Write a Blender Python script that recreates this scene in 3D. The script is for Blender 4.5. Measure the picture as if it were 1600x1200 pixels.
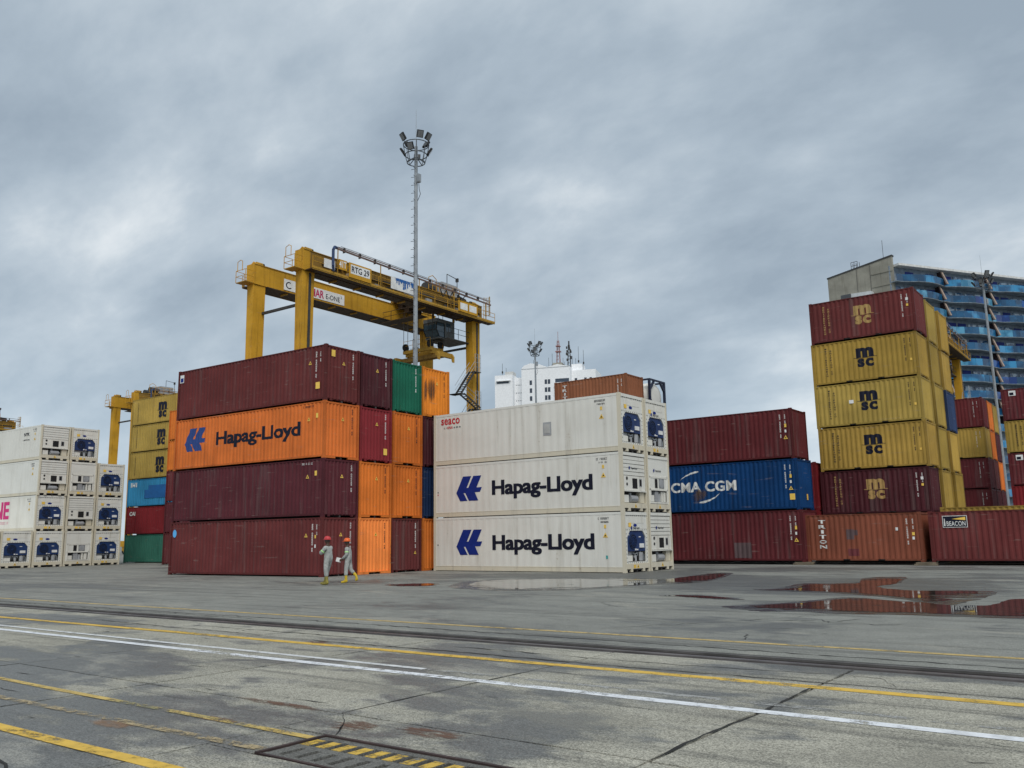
import bpy, bmesh, math, random
from mathutils import Matrix, Vector
R = math.radians
random.seed(7)
for o in list(bpy.data.objects): bpy.data.objects.remove(o)
scene = bpy.context.scene
col = scene.collection
# World axes: X runs along the quay rails and the containers' long sides, Y away from the quay, Z up.
# ------------------------------------------------------------------ camera
CAMZ = 1.721
cam_d = bpy.data.cameras.new('camera')
cam_d.sensor_width = 36.0; cam_d.sensor_fit = 'HORIZONTAL'
cam_d.lens = 1358.05 * 36.0 / 1600.0
cam_d.clip_start = 0.1; cam_d.clip_end = 6000
cam = bpy.data.objects.new('camera', cam_d); col.objects.link(cam)
fw = Vector((-0.589838, 0.788453, 0.174452)); rt = Vector((0.798936, 0.601205, -0.015929)); up = Vector((0.117441, -0.129981, 0.984537))
cam.matrix_world = Matrix(((rt.x, up.x, -fw.x, 0), (rt.y, up.y, -fw.y, 0), (rt.z, up.z, -fw.z, CAMZ), (0, 0, 0, 1)))
scene.camera = cam
# ------------------------------------------------------------------ node helper
class G:
    def __init__(s, tree): s.t = tree; s.nodes = tree.nodes; s.links = tree.links
    def put(s, sock, v):
        if v is None: return
        if isinstance(v, bpy.types.NodeSocket): s.links.new(v, sock)
        elif isinstance(v, (tuple, list)):
            v = tuple(v)
            if sock.type == 'RGBA' and len(v) == 3: v = v + (1,)
            sock.default_value = v
        else: sock.default_value = v
    def n(s, t, ins=None, out=0, **at):
        nd = s.nodes.new(t)
        for k, v in at.items(): setattr(nd, k, v)
        for k, v in (ins or {}).items(): s.put(nd.inputs[k], v)
        return nd.outputs[out]
    def math(s, op, a, b=0.0, c=None, clamp=False):
        d = {0: a, 1: b}
        if c is not None: d[2] = c
        return s.n('ShaderNodeMath', d, operation=op, use_clamp=clamp)
    def mul(s, a, b): return s.math('MULTIPLY', a, b)
    def add(s, a, b): return s.math('ADD', a, b)
    def scale(s, vec, sc, off=(0, 0, 0)):
        return s.n('ShaderNodeMapping', {'Vector': vec, 'Location': off, 'Scale': sc})
    def noise(s, vec, scale, detail=4, rough=.55, dist=0.0):
        return s.n('ShaderNodeTexNoise', {'Vector': vec, 'Scale': scale, 'Detail': detail, 'Roughness': rough, 'Distortion': dist})
    def step(s, x, a, b, lo=0.0, hi=1.0):
        return s.n('ShaderNodeMapRange', {0: x, 1: a, 2: b, 3: lo, 4: hi}, interpolation_type='SMOOTHSTEP')
    def mix(s, f, a, b, mode='MIX'):
        nd = s.nodes.new('ShaderNodeMix'); nd.data_type = 'RGBA'; nd.blend_type = mode
        s.put(nd.inputs[0], f); s.put(nd.inputs[6], a); s.put(nd.inputs[7], b)
        return nd.outputs[2]
    def ramp(s, f, stops):
        nd = s.nodes.new('ShaderNodeValToRGB'); s.put(nd.inputs[0], f)
        el = nd.color_ramp.elements
        while len(el) > 1: el.remove(el[-1])
        el[0].position = stops[0][0]; el[0].color = tuple(stops[0][1]) + (1,)
        for p, c in stops[1:]:
            e = el.new(p); e.color = tuple(c) + (1,)
        return nd.outputs[0]
# ------------------------------------------------------------------ world: overcast sky
SUN_EL, SUN_AZ = R(50), R(-44)          # sun behind the camera, high, veiled by cloud
world = bpy.data.worlds.new('World'); scene.world = world; world.use_nodes = True
g = G(world.node_tree); g.nodes.clear()
sky = g.nodes.new('ShaderNodeTexSky'); sky.sky_type = 'NISHITA'; sky.sun_disc = False
sky.sun_elevation = SUN_EL; sky.sun_rotation = R(90) - SUN_AZ
d = g.n('ShaderNodeTexCoord', out=0)
sep = g.nodes.new('ShaderNodeSeparateXYZ'); g.links.new(d, sep.inputs[0])
zz = g.math('MAXIMUM', sep.outputs[2], 0.0)
den = g.add(zz, 0.50)
cx = g.math('DIVIDE', sep.outputs[0], den); cy = g.math('DIVIDE', sep.outputs[1], den)
cv = g.n('ShaderNodeCombineXYZ', {0: cx, 1: cy, 2: 0.0})
rot = g.n('ShaderNodeMapping', {'Vector': cv, 'Rotation': (0, 0, R(-20)), 'Scale': (1.15, 1.75, 1), 'Location': (4.6, 2.3, 0.4)})
n1 = g.noise(rot, 1.05, 6, .52, .08)
n2 = g.noise(rot, 3.4, 7, .58, .12)
n3 = g.noise(rot, 0.45, 2, .5, .0)
mixn = g.add(g.add(g.mul(n1, .52), g.mul(n2, .24)), g.mul(n3, .24))
cl = g.ramp(mixn, [(.405, (.310, .380, .452)), (.455, (.392, .468, .540)), (.50, (.495, .568, .632)), (.54, (.650, .708, .750)), (.59, (.87, .895, .91))])
hz = g.step(zz, 0.0, .28, 1.0, 0.0)
cl = g.mix(g.mul(hz, .45), cl, (.43, .555, .665))
nis = g.n('ShaderNodeVectorMath', {0: sky.outputs[0], 1: (.09, .09, .09)}, operation='MULTIPLY')
skyc = g.mix(.93, nis, cl)
bg = g.n('ShaderNodeBackground', {'Color': skyc, 'Strength': 0.84})
g.links.new(bg, g.nodes.new('ShaderNodeOutputWorld').inputs[0])
# ------------------------------------------------------------------ sun (veiled)
sd = bpy.data.lights.new('sun', 'SUN'); sd.energy = 1.5; sd.angle = R(32); sd.color = (1, .965, .91)
so = bpy.data.objects.new('sun', sd); col.objects.link(so)
sv = Vector((math.cos(SUN_EL) * math.cos(SUN_AZ), math.cos(SUN_EL) * math.sin(SUN_AZ), math.sin(SUN_EL)))
so.rotation_euler = sv.to_track_quat('Z', 'Y').to_euler(); so.location = sv * 200
scene.view_settings.view_transform = 'Standard'; scene.view_settings.look = 'None'
scene.view_settings.exposure = 0.38; scene.view_settings.gamma = 1.0
scene.view_settings.use_curve_mapping = False
# ------------------------------------------------------------------ materials
MATS = {}
def newmat(name):
    m = bpy.data.materials.new(name); m.use_nodes = True
    gg = G(m.node_tree); gg.nodes.clear()
    MATS[name] = m
    return m, gg
def finish(gg, **ins):
    b = gg.nodes.new('ShaderNodeBsdfPrincipled')
    for k, v in ins.items(): gg.put(b.inputs[k.replace('_', ' ')], v)
    o = gg.nodes.new('ShaderNodeOutputMaterial'); gg.links.new(b.outputs[0], o.inputs[0])
    return b
def simple(name, c, rough=.6, metal=0.0, var=.12, spec=.4):
    if name in MATS: return MATS[name]
    m, gg = newmat(name)
    pos = gg.n('ShaderNodeNewGeometry', out=0)
    nz = gg.noise(pos, 1.7, 5, .6)
    f = gg.step(nz, .3, .7, 1 - var, 1 + var)
    c2 = gg.n('ShaderNodeVectorMath', {0: c, 3: f}, operation='SCALE')
    finish(gg, Base_Color=c2, Roughness=rough, Metallic=metal, Specular_IOR_Level=spec)
    return m
def paint(name, c, rust=.25, dirt=.35, rough=.55, chalk=.0):
    """container paint: faded sheet colour with run-down dirt and rust specks that follow their own noise"""
    if name in MATS: return MATS[name]
    m, gg = newmat(name)
    pos = gg.n('ShaderNodeNewGeometry', out=0)
    big = gg.noise(gg.scale(pos, (.35, .35, .5)), 1.0, 4, .55)
    st = gg.noise(gg.scale(pos, (3.2, 3.2, .22)), 1.0, 5, .62)
    fine = gg.noise(pos, 9.0, 5, .65)
    v = gg.step(big, .3, .7, .86, 1.14)
    oc = gg.nodes.new('ShaderNodeObjectInfo').outputs['Color']
    base = gg.n('ShaderNodeVectorMath', {0: c, 3: v}, operation='SCALE')
    base = gg.mix(1.0, base, oc, 'MULTIPLY')
    if chalk: base = gg.mix(gg.mul(gg.step(st, .5, .75), chalk), base, (.62, .60, .57))
    dk = gg.mul(gg.step(st, .50, .76), dirt)
    base = gg.mix(dk, base, gg.mix(1.0, base, (.50, .46, .42), 'MULTIPLY'))
    scr = gg.noise(gg.scale(pos, (.9, .9, 9.0), (3, 7, 1)), 1.0, 4, .6)
    base = gg.mix(gg.mul(gg.step(scr, .64, .70), .28), base, (.30, .25, .22))
    run = gg.noise(gg.scale(pos, (7.0, 7.0, .35)), 1.0, 4, .6)
    rs = gg.mul(gg.step(gg.add(gg.add(gg.mul(fine, .40), gg.mul(st, .25)), gg.mul(run, .35)), .575, .65), rust)
    base = gg.mix(rs, base, (.095, .042, .022))
    rg = gg.step(fine, .3, .7, rough - .02, rough + .18)
    dent = gg.noise(gg.scale(pos, (.9, .9, 1.3), (1, 4, 2)), 1.0, 2, .5)
    bmp = gg.n('ShaderNodeBump', {'Strength': .45, 'Distance': .05, 'Height': dent})
    finish(gg, Base_Color=base, Roughness=rg, Specular_IOR_Level=.16, Normal=bmp)
    return m
def worn(name, c, wear=.63, sc=3.0):
    """stencilled lettering, scuffed through in places"""
    m, gg = newmat(name)
    pos = gg.n('ShaderNodeNewGeometry', out=0)
    a = gg.noise(pos, sc, 6, .7); b = gg.noise(gg.scale(pos, (3, 3, .5)), 1.0, 4, .6)
    msk = gg.step(gg.add(gg.mul(a, .6), gg.mul(b, .4)), wear - .04, wear + .05)
    bs = gg.n('ShaderNodeBsdfPrincipled', {'Base Color': gg.mix(gg.step(a, .3, .7), c, tuple(q*.8 for q in c)), 'Roughness': .6, 'Specular IOR Level': .2})
    mx = gg.n('ShaderNodeMixShader', {0: msk, 1: bs, 2: gg.n('ShaderNodeBsdfTransparent')})
    gg.links.new(mx, gg.nodes.new('ShaderNodeOutputMaterial').inputs[0]); return m
def white_paint(name, c=(.74, .725, .66), grime=.5, rust=.35):
    if name in MATS: return MATS[name]
    m, gg = newmat(name)
    pos = gg.n('ShaderNodeNewGeometry', out=0)
    st = gg.noise(gg.scale(pos, (2.4, 2.4, .16)), 1.0, 6, .66)
    big = gg.noise(gg.scale(pos, (.5, .5, .8)), 1.0, 4, .6)
    fine = gg.noise(pos, 7.0, 6, .7)
    base = gg.mix(gg.mul(gg.step(big, .35, .7), .35), c, (.63, .615, .55))
    base = gg.mix(gg.mul(gg.step(st, .5, .78), grime), base, (.43, .40, .33))
    base = gg.mix(gg.mul(gg.step(gg.add(gg.mul(fine, .6), gg.mul(st, .4)), .60, .68), rust), base, (.27, .19, .10))
    finish(gg, Base_Color=base, Roughness=.5, Specular_IOR_Level=.4)
    return m
PAL = {
 'maroon': (.132, .031, .031), 'maroon_dark': (.088, .019, .024), 'maroon_red': (.122, .022, .025), 'red': (.20, .020, .025), 'crimson': (.24, .028, .036),
 'orange': (.70, .185, .030), 'orange_side': (.60, .160, .036), 'orange_bright': (.90, .27, .065), 'orange_yellow': (.70, .22, .024),
 'green': (.011, .112, .064), 'green_pale': (.045, .175, .125), 'navy': (.012, .030, .085), 'blue': (.004, .050, .165), 'sky_blue': (.035, .225, .42), 'slate_blue': (.035, .060, .135),
 'yellow': (.40, .270, .062), 'yellow2': (.375, .245, .050), 'triton': (.215, .070, .042), 'brown': (.235, .092, .046), 'rust_brown': (.19, .065, .045),
}
def P(n):
    return paint('paint_' + n, PAL[n], chalk=.10 if 'maroon' in n else .0, rust=.18 if n in ('maroon', 'maroon_dark') else .34, dirt=.7 if n == 'orange_yellow' else .55)
WHITE = white_paint('reefer_white', (.77, .755, .69), .6, .4); WHITE2 = white_paint('reefer_white_clean', (.76, .755, .70), .3, .2)
CREAM = white_paint('reefer_frame_cream', (.66, .60, .46), .75, .85)
NAVYP = simple('unit_navy', (.016, .042, .135), .45)
BLACK = simple('black_rubber', (.012, .012, .013), .7)
DARK = simple('dark_steel', (.045, .043, .042), .6, var=.25)
GREY = simple('unit_grey', (.34, .35, .36), .5)
STEEL = simple('galvanised_steel', (.36, .39, .42), .45, .35)
LOGO_BLUE = worn('logo_blue', (.010, .030, .225), .66)
INK = worn('logo_ink', (.010, .012, .028), .66)
LETTER_WHITE = worn('letter_white', (.78, .78, .75), .60)
LETTER_RED = simple('letter_red', (.55, .018, .03), .55)
LETTER_GOLD = worn('letter_gold', (.46, .30, .11), .62)
MAGENTA2 = simple('maker_crimson', (.50, .02, .11), .55)
MAGENTA = simple('letter_magenta', (.62, .025, .19), .55)
STICK_Y = simple('label_yellow', (.86, .56, .10), .5)
STICK_W = simple('label_white', (.78, .78, .76), .5)
PATCH = simple('repair_patch', (.10, .065, .068), .65)
CRANE_Y = paint('crane_yellow', (.56, .300, .028), .62, .85)
CRANE_D = paint('crane_grimy_steel', (.060, .038, .024), .5, .6)  # grime tone that also paints underside shade on bottom flanges and walkway decks
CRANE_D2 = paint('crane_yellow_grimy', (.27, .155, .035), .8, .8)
CRANE_Y2 = paint('crane_yellow_dirty', (.44, .255, .040), .7, .7)
TIMBER = simple('timber', (.17, .14, .10), .85, var=.3)
# ------------------------------------------------------------------ mesh helper
class MB:
    def __init__(s): s.v = []; s.f = []
    def box(s, x0, x1, y0, y1, z0, z1):
        i = len(s.v)
        s.v += [(x0, y0, z0), (x1, y0, z0), (x1, y1, z0), (x0, y1, z0), (x0, y0, z1), (x1, y0, z1), (x1, y1, z1), (x0, y1, z1)]
        s.f += [(i, i+3, i+2, i+1), (i+4, i+5, i+6, i+7), (i, i+1, i+5, i+4), (i+1, i+2, i+6, i+5), (i+2, i+3, i+7, i+6), (i+3, i, i+4, i+7)]
        return s
    def face(s, pts):
        i = len(s.v); s.v += [tuple(p) for p in pts]; s.f.append(tuple(range(i, i + len(pts)))); return s
    def prism(s, pts, off):
        """closed polygon pts extruded by vector off"""
        i = len(s.v); n = len(pts); o = Vector(off)
        s.v += [tuple(p) for p in pts] + [tuple(Vector(p) + o) for p in pts]
        s.f += [tuple(range(i + n - 1, i - 1, -1)), tuple(range(i + n, i + 2*n))]
        for k in range(n): s.f.append((i + k, i + (k+1) % n, i + n + (k+1) % n, i + n + k))
        return s
    def tube(s, p0, p1, r, n=8, r1=None, caps=True):
        p0, p1 = Vector(p0), Vector(p1); r1 = r if r1 is None else r1
        ax = (p1 - p0).normalized(); a = ax.orthogonal().normalized(); b = ax.cross(a)
        i = len(s.v)
        for p, rr in ((p0, r), (p1, r1)):
            for k in range(n):
                t = 2*math.pi*k/n; s.v.append(tuple(p + (a*math.cos(t) + b*math.sin(t))*rr))
        for k in range(n): s.f.append((i + k, i + (k+1) % n, i + n + (k+1) % n, i + n + k))
        if caps: s.f += [tuple(range(i + n - 1, i - 1, -1)), tuple(range(i + n, i + 2*n))]
        return s
    def path(s, pts, r, n=6):
        for a, b in zip(pts[:-1], pts[1:]): s.tube(a, b, r, n)
        return s
    def beam(s, p0, p1, w, h):
        """rectangular bar between two points"""
        p0, p1 = Vector(p0), Vector(p1); ax = (p1 - p0).normalized()
        a = ax.cross(Vector((0, 0, 1)))
        if a.length < 1e-4: a = Vector((1, 0, 0))
        a = a.normalized() * (w/2); b = ax.cross(a.normalized()) * (h/2)
        return s.prism([p0 + a + b, p0 - a + b, p0 - a - b, p0 + a - b], p1 - p0)
    def mesh(s, name, smooth=False):
        m = bpy.data.meshes.new(name); m.from_pydata(s.v, [], s.f); m.update()
        bm = bmesh.new(); bm.from_mesh(m); bmesh.ops.recalc_face_normals(bm, faces=bm.faces); bm.to_mesh(m); bm.free()
        if smooth:
            for p in m.polygons: p.use_smooth = True
        m.materials.append(None)
        return m
def obj(name, mesh, mat, parent=None, loc=None, rz=0.0, kind=None):
    if isinstance(mesh, MB): mesh = mesh.mesh(name)
    o = bpy.data.objects.new(name, mesh); col.objects.link(o)
    if len(mesh.materials) == 0: mesh.materials.append(None)
    o.material_slots[0].link = 'OBJECT'; o.material_slots[0].material = mat
    if parent is not None: o.parent = parent
    if loc is not None: o.location = loc
    o.rotation_euler[2] = rz
    if kind: o['kind'] = kind
    return o
def thing(name, label, cat, loc=(0, 0, 0), rz=0.0, group=None):
    o = bpy.data.objects.new(name, None); col.objects.link(o); o.empty_display_size = .3
    o.location = loc; o.rotation_euler = (0, 0, rz); o['label'] = label; o['category'] = cat
    if group: o['group'] = group
    return o
def tag(o, label, cat, group=None):
    o['label'] = label; o['category'] = cat
    if group: o['group'] = group
    return o
def copy_tree(o, parent=None):
    c = o.copy(); col.objects.link(c)
    if parent is not None: c.parent = parent
    for ch in list(o.children): copy_tree(ch, c)
    return c
# ------------------------------------------------------------------ lettering
TXT = {}
def text_bold(body, w, h, x0, z0, space=1.0, bold=.012, sx=.036, sz=.017):
    V, F = [], []
    for k, (dx, dz) in enumerate(((-1, -1), (1, -1), (-1, 1), (1, 1), (0, 0))):
        vs, fs = text_bm(body, w, h, bold, x0 + dx*sx*h, z0 + dz*sz*h, space)
        i = len(V); V += [(x, z, .0007*k) for x, z in vs]; F += [tuple(q + i for q in f) for f in fs]
    return V, F
def text_bm(body, w, h, bold=.0, x0=0.0, z0=0.0, space=1.0):
    """flat lettering fitted into a w x h box whose lower left corner is (x0,z0); returns list of (x,z) verts and faces"""
    key = (body, bold, space)
    if key not in TXT:
        cu = bpy.data.curves.new('lettering', 'FONT'); cu.body = body; cu.size = 1.0; cu.offset = bold; cu.resolution_u = 3; cu.space_character = space
        o = bpy.data.objects.new('lettering_tmp', cu); col.objects.link(o)
        dg = bpy.context.evaluated_depsgraph_get(); dg.update()
        me = bpy.data.meshes.new_from_object(o.evaluated_get(dg))
        vs = [(v.co.x, v.co.y) for v in me.vertices]; fs = [tuple(p.vertices) for p in me.polygons]
        bpy.data.objects.remove(o); bpy.data.curves.remove(cu); bpy.data.meshes.remove(me)
        TXT[key] = (vs, fs)
    vs, fs = TXT[key]
    xa, xb = min(v[0] for v in vs), max(v[0] for v in vs); za, zb = min(v[1] for v in vs), max(v[1] for v in vs)
    return [(x0 + (v[0]-xa)/(xb-xa)*w, z0 + (v[1]-za)/(zb-za)*h) for v in vs], fs
def flat_mesh(name, vs, fs, side='y', prof=None, brk=None, off=.004):
    """put a flat (x,z) figure on a wall. side 'y': wall faces -Y, x runs along +X; side 'x': wall faces +X, x runs along +Y.
    prof(x) gives the depth of the corrugated sheet, brk the x of its folds: paint then follows the folds."""
    bm = bmesh.new()
    bv = [bm.verts.new((v[0], v[2] if len(v) > 2 else 0, v[1])) for v in vs]
    for f in fs:
        try: bm.faces.new([bv[i] for i in f])
        except ValueError: pass
    if brk:
        lo, hi = min(v[0] for v in vs), max(v[0] for v in vs)
        for b in brk:
            if lo < b < hi:
                bmesh.ops.bisect_plane(bm, geom=bm.verts[:] + bm.edges[:] + bm.faces[:], plane_co=(b, 0, 0), plane_no=(1, 0, 0))
    for v in bm.verts:
        dd = (prof(v.co.x) if prof else 0.0) - v.co.y
        if side == 'y': v.co = (v.co.x, dd - off, v.co.z)
        else: v.co = (-dd + off, v.co.x, v.co.z)
    bm.normal_update()
    want = Vector((0, -1, 0)) if side == 'y' else Vector((1, 0, 0))
    for f in bm.faces:
        if f.normal.dot(want) < 0: f.normal_flip()
    me = bpy.data.meshes.new(name); bm.to_mesh(me); bm.free(); me.materials.append(None)
    return me
# ------------------------------------------------------------------ containers
W = 2.438; HC = 2.896; ST = 2.591; L40 = 12.192; L20 = 6.058
MC = {}
def fold_pts(a, b, pitch, dep, y0):
    n = round((b - a) / pitch); pt = (b - a) / n; pts = []
    for k in range(n):
        x = a + k*pt
        pts += [(x, y0 + dep), (x + pt*.24, y0 + dep), (x + pt*.48, y0), (x + pt*.76, y0)]
    pts.append((b, y0 + dep)); return pts
def prof_of(pts):
    xs = [p[0] for p in pts]
    import bisect
    def pf(x):
        i = bisect.bisect_right(xs, x) - 1
        if i < 0: return pts[0][1]
        if i >= len(pts) - 1: return pts[-1][1]
        (xa, ya), (xb, yb) = pts[i], pts[i+1]
        return ya + (yb - ya) * (x - xa) / (xb - xa)
    return pf
SIDE = {L: fold_pts(-L + .13, -.13, .278, .036, .008) for L in (L40, L20)}
END = fold_pts(.11, W - .11, .245, .042, .012)
RSIDE = {L40: fold_pts(-L40 + .17, -.17, .46, .007, .006)}
PF = {('s', L): prof_of(SIDE[L]) for L in SIDE}; PF['e'] = prof_of(END); PF['r'] = prof_of(RSIDE[L40])
def strip(pts, z0, z1, side):
    mb = MB()
    for (a, d0), (b, d1) in zip(pts[:-1], pts[1:]):
        if side == 'y': mb.face([(a, d0, z0), (b, d1, z0), (b, d1, z1), (a, d0, z1)])
        else: mb.face([(-d0, a, z0), (-d1, b, z0), (-d1, b, z1), (-d0, a, z1)])
    m = bpy.data.meshes.new('wall'); m.from_pydata(mb.v, [], mb.f); m.update()
    bm = bmesh.new(); bm.from_mesh(m); bmesh.ops.remove_doubles(bm, verts=bm.verts, dist=1e-5); bm.to_mesh(m); bm.free()
    m.materials.append(None); return m
def cache(key, fn):
    if key not in MC: MC[key] = fn()
    return MC[key]
def rail_mesh(L, pockets):
    mb = MB(); a, b = -L + .178, -.178
    segs = [(a, b)]
    if pockets: segs = [(a, -L*.68), (-L*.62, -L*.38), (-L*.32, b)]
    for x0, x1 in segs: mb.box(x0, x1, .004, .06, .075, .168)
    return mb.mesh('rail')
def reefer_rail(L):
    mb = MB(); mb.box(-L + .17, -.17, .004, .06, .03, .24); mb.box(-L + .17, -.17, -.003, .02, .245, .27); return mb.mesh('rail')
def container(u, v, z, L, H, mat, label, rz=0.0, pocket_end=False, group=None, name='shipping_container', frame=None, full=True):
    t = thing(name, label, 'container', (u, v, z), rz, group)
    fr = frame or mat
    cn_ = mat.name[6:]
    if cn_ in PAL: fr = paint('frame_' + cn_, tuple(x*.80 for x in PAL[cn_]), .55, .6)
    sw = cache(('sw', L, H), lambda: strip(SIDE[L], .15, H - .07, 'y'))
    obj('side_wall', sw, mat, t)
    obj('side_wall', sw, mat, t, (-L, W, 0), math.pi)
    ew = cache(('ew', H), lambda: strip(END, .13, H - .10, 'x'))
    obj('end_wall', ew, mat, t)
    obj('end_wall', ew, mat, t, (-L, W, 0), math.pi)
    obj('roof', cache(('roof', L, H), lambda: MB().box(-L + .06, -.06, .05, W - .05, H - .05, H - .03).mesh('roof')), mat, t)
    obj('floor', cache(('floor', L), lambda: MB().box(-L + .06, -.06, .06, W - .06, .10, .14).box(-L + .06, -.06, W/2 - .05, W/2 + .05, -.026, .0999).mesh('floor')), DARK, t)  # second box is an added strip blocking skylight through the gap below
    tr = cache(('tr', L, H), lambda: MB().box(-L + .178, -.178, .0, .06, H - .085, H - .030).mesh('rail'))
    br = cache(('br', L), lambda: rail_mesh(L, L == L20))
    for loc, r_ in ((None, 0), ((-L, W, 0), math.pi)):
        obj('top_rail', tr, fr, t, loc, r_); obj('bottom_rail', br, fr, t, loc, r_)
    hd = cache(('hd', H), lambda: MB().box(-.07, -.002, .16, W - .16, H - .125, H - .045).mesh('header'))
    if pocket_end: sl = cache('slp', lambda: MB().box(-.10, -.001, .16, .78, .008, .145).box(-.10, -.001, 1.66, W - .16, .008, .145).box(-.10, -.001, .78, 1.66, .10, .145).mesh('sill'))
    else: sl = cache('sl', lambda: MB().box(-.16, -.055, .16, W - .16, .085, .145).box(-.055, -.001, .34, .50, .02, .145).box(-.055, -.001, W - .50, W - .34, .02, .145).mesh('sill'))
    for loc, r_ in ((None, 0), ((-L, W, 0), math.pi)):
        obj('end_header', hd, fr, t, loc, r_); obj('end_sill', sl, fr, t, loc, r_)
    post = cache(('post', H), lambda: MB().box(-.13, 0, 0, .075, .118, H - .118).box(-.045, .0, .075, .115, .118, H - .118).mesh('post'))
    postm = cache(('postm', H), lambda: MB().box(-.13, 0, W - .075, W, .118, H - .118).box(-.045, .0, W - .115, W - .075, .118, H - .118).mesh('post'))
    cst = cache('cst', lambda: casting())
    for loc, r_ in ((None, 0), ((-L, W, 0), math.pi)):
        obj('corner_post', post, fr, t, loc, r_); obj('corner_post', postm, fr, t, loc, r_)
    for x in (-.178, -L):
        for y in (0, W - .162):
            for zc in (0, H - .118): obj('corner_casting', cst, fr, t, (x, y, zc))
    r_ = random.Random(int(u*31 + v*17 + z*7)); k = r_.uniform(.84, 1.16); w_ = r_.uniform(-.05, .05)
    for ch in t.children: ch.color = (k*(1 + w_), k, k*(1 - w_), 1)
    return t
def casting():
    mb = MB().box(0, .178, -.004, .166, 0, .118)
    m = mb.mesh('casting'); return m
def decal(t, name, vs, fs, mat, side='y', follow=None, off=.004, label=None, key=None):
    L = None
    if follow == 's40': pf, bk = PF[('s', L40)], [p[0] for p in SIDE[L40]]
    elif follow == 's20': pf, bk = PF[('s', L20)], [p[0] for p in SIDE[L20]]
    elif follow == 'e': pf, bk = PF['e'], [p[0] for p in END]
    else: pf, bk = None, None
    def mk(): return flat_mesh(name, vs, fs, side, pf, bk, off)
    me = cache(('dec', key), mk) if key else mk()
    o = obj(name, me, mat, t)
    if name == 'id_marking': o['kind'] = 'stuff'
    if label: o['label'] = label
    return o
def rects(lst):
    vs, fs = [], []
    for x0, z0, x1, z1 in lst:
        i = len(vs); vs += [(x0, z0), (x1, z0), (x1, z1), (x0, z1)]; fs.append((i, i+1, i+2, i+3))
    return vs, fs
def glyph_column(x, ztop, zbot, cell=.105, w=.06, gaps=(4, 11), seed=1):
    """a column of code characters too small to read"""
    rnd = random.Random(seed); L = []; z = ztop; k = 0
    while z > zbot:
        k += 1
        if k not in gaps:
            q = rnd.random(); s = .018
            L.append((x, z - cell*.8, x + s, z))
            if q < .6: L.append((x + w - s, z - cell*.8, x + w, z))
            L.append((x, z - s, x + w, z))
            if q > .25: L.append((x, z - cell*.8, x + w, z - cell*.8 + s))
            if q > .5: L.append((x, z - cell*.45, x + w, z - cell*.45 + s))
        z -= cell
    return rects(L)
def glyph_row(x0, x1, z, h=.09, seed=1):
    rnd = random.Random(seed); L = []; x = x0
    while x < x1:
        if rnd.random() > .12:
            w = h*.5
            L.append((x, z, x + .016, z + h)); L.append((x, z + h - .016, x + w, z + h))
            if rnd.random() > .4: L.append((x, z, x + w, z + .016))
            if rnd.random() > .4: L.append((x + w - .016, z, x + w, z + h))
        x += h*.72
    return rects(L)
def tri(x, z, s): return [(x - s*.58, z), (x + s*.58, z), (x, z + s)], [(0, 1, 2)]
def warn(t, x, z, s=.2, side='y', d=0.0):
    o = decal(t, 'warning_label', *tri(x, z, s), STICK_Y, side, off=.004 + d, key=('tri', x, z, s, side, d))
    i = decal(t, 'warning_symbol', *tri(x, z + s*.22, s*.42), INK, side, off=.006 + d, key=('tri2', x, z, s, side, d)); i.parent = o
def sticker(t, x, z, w, h, mat=None, side='y', name='label_sticker', d=0.0):
    return decal(t, name, *rects([(x, z, x + w, z + h)]), mat or STICK_Y, side, off=.004 + d, key=('st', x, z, w, h, side, d))
def wear_marks(t, L, H, seed): pass
HL = [(190, 880), (252, 728), (328, 728), (284, 835), (300, 835), (346, 728), (418, 728), (375, 835), (422, 835), (405, 878), (358, 878), (390, 955), (306, 955), (272, 882), (257, 882), (292, 955), (225, 955)]
def hapag(t, x0, x1, z0, z1, tx0, tx1, tz0, tz1, ink, blue, follow=None, key=None):
    vs = [(x0 + (a - 190)/232*(x1 - x0), z1 - (b - 728)/227*(z1 - z0)) for a, b in HL]
    decal(t, 'emblem', vs, [tuple(range(len(vs)))], blue, 'y', follow, key=(key, 'em') if key else None)
    desc = (tz1 - tz0) * .245
    vs, fs = text_bold('Hapag-Lloyd', tx1 - tx0, tz1 - tz0 + desc, tx0, tz0 - desc, .98)
    decal(t, 'lettering', vs, fs, ink, 'y', follow, key=(key, 'tx') if key else None)
def msc(t, x0, zb, w, mat, follow=None, key=None):
    """m over sc with a thin wave between: w is the width of the m"""
    vs, fs = text_bm('m', w, w*.58, .062, x0, zb + w*.56)
    decal(t, 'logo', vs, fs, mat, 'y', follow, key=(key, 'm'))
    vs, fs = text_bm('sc', w*.92, w*.50, .050, x0 + .05*w, zb, 1.12)
    decal(t, 'logo', vs, fs, mat, 'y', follow, key=(key, 'sc'))
    pts = []
    n = 14
    for k in range(n + 1):
        a = k / n; pts.append((x0 - .14*w + a*w*1.3, zb + w*(.535 + .022*math.sin(a*2*math.pi + 2.6))))
    vs = [(x, z) for x, z in pts] + [(x, z + w*.028) for x, z in pts]
    fs = [(k, k + 1, n + 2 + k, n + 1 + k) for k in range(n)]
    decal(t, 'logo_wave', vs, fs, mat, 'y', follow, off=.006, key=(key, 'w'))
def vertical_words(t, words, mat, follow=None, key=None, serif=False):
    """words: (text, x, ztop, zbot, char width)"""
    for wd, x, zt, zb, cw in words:
        n = len(wd); step = (zt - zb)/n; V, F = [], []
        for k, ch in enumerate(wd):
            if ch == ' ': continue
            vs, fs = text_bm(ch, cw if ch not in 'Il' else cw*.35, step*.72, .03, x + (0 if ch not in 'Il' else cw*.32), zt - (k + 1)*step + step*.2)
            i = len(V); V += vs; F += [tuple(q + i for q in f) for f in fs]
        decal(t, 'lettering', V, F, mat, 'y', follow, key=(key, wd))
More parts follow.
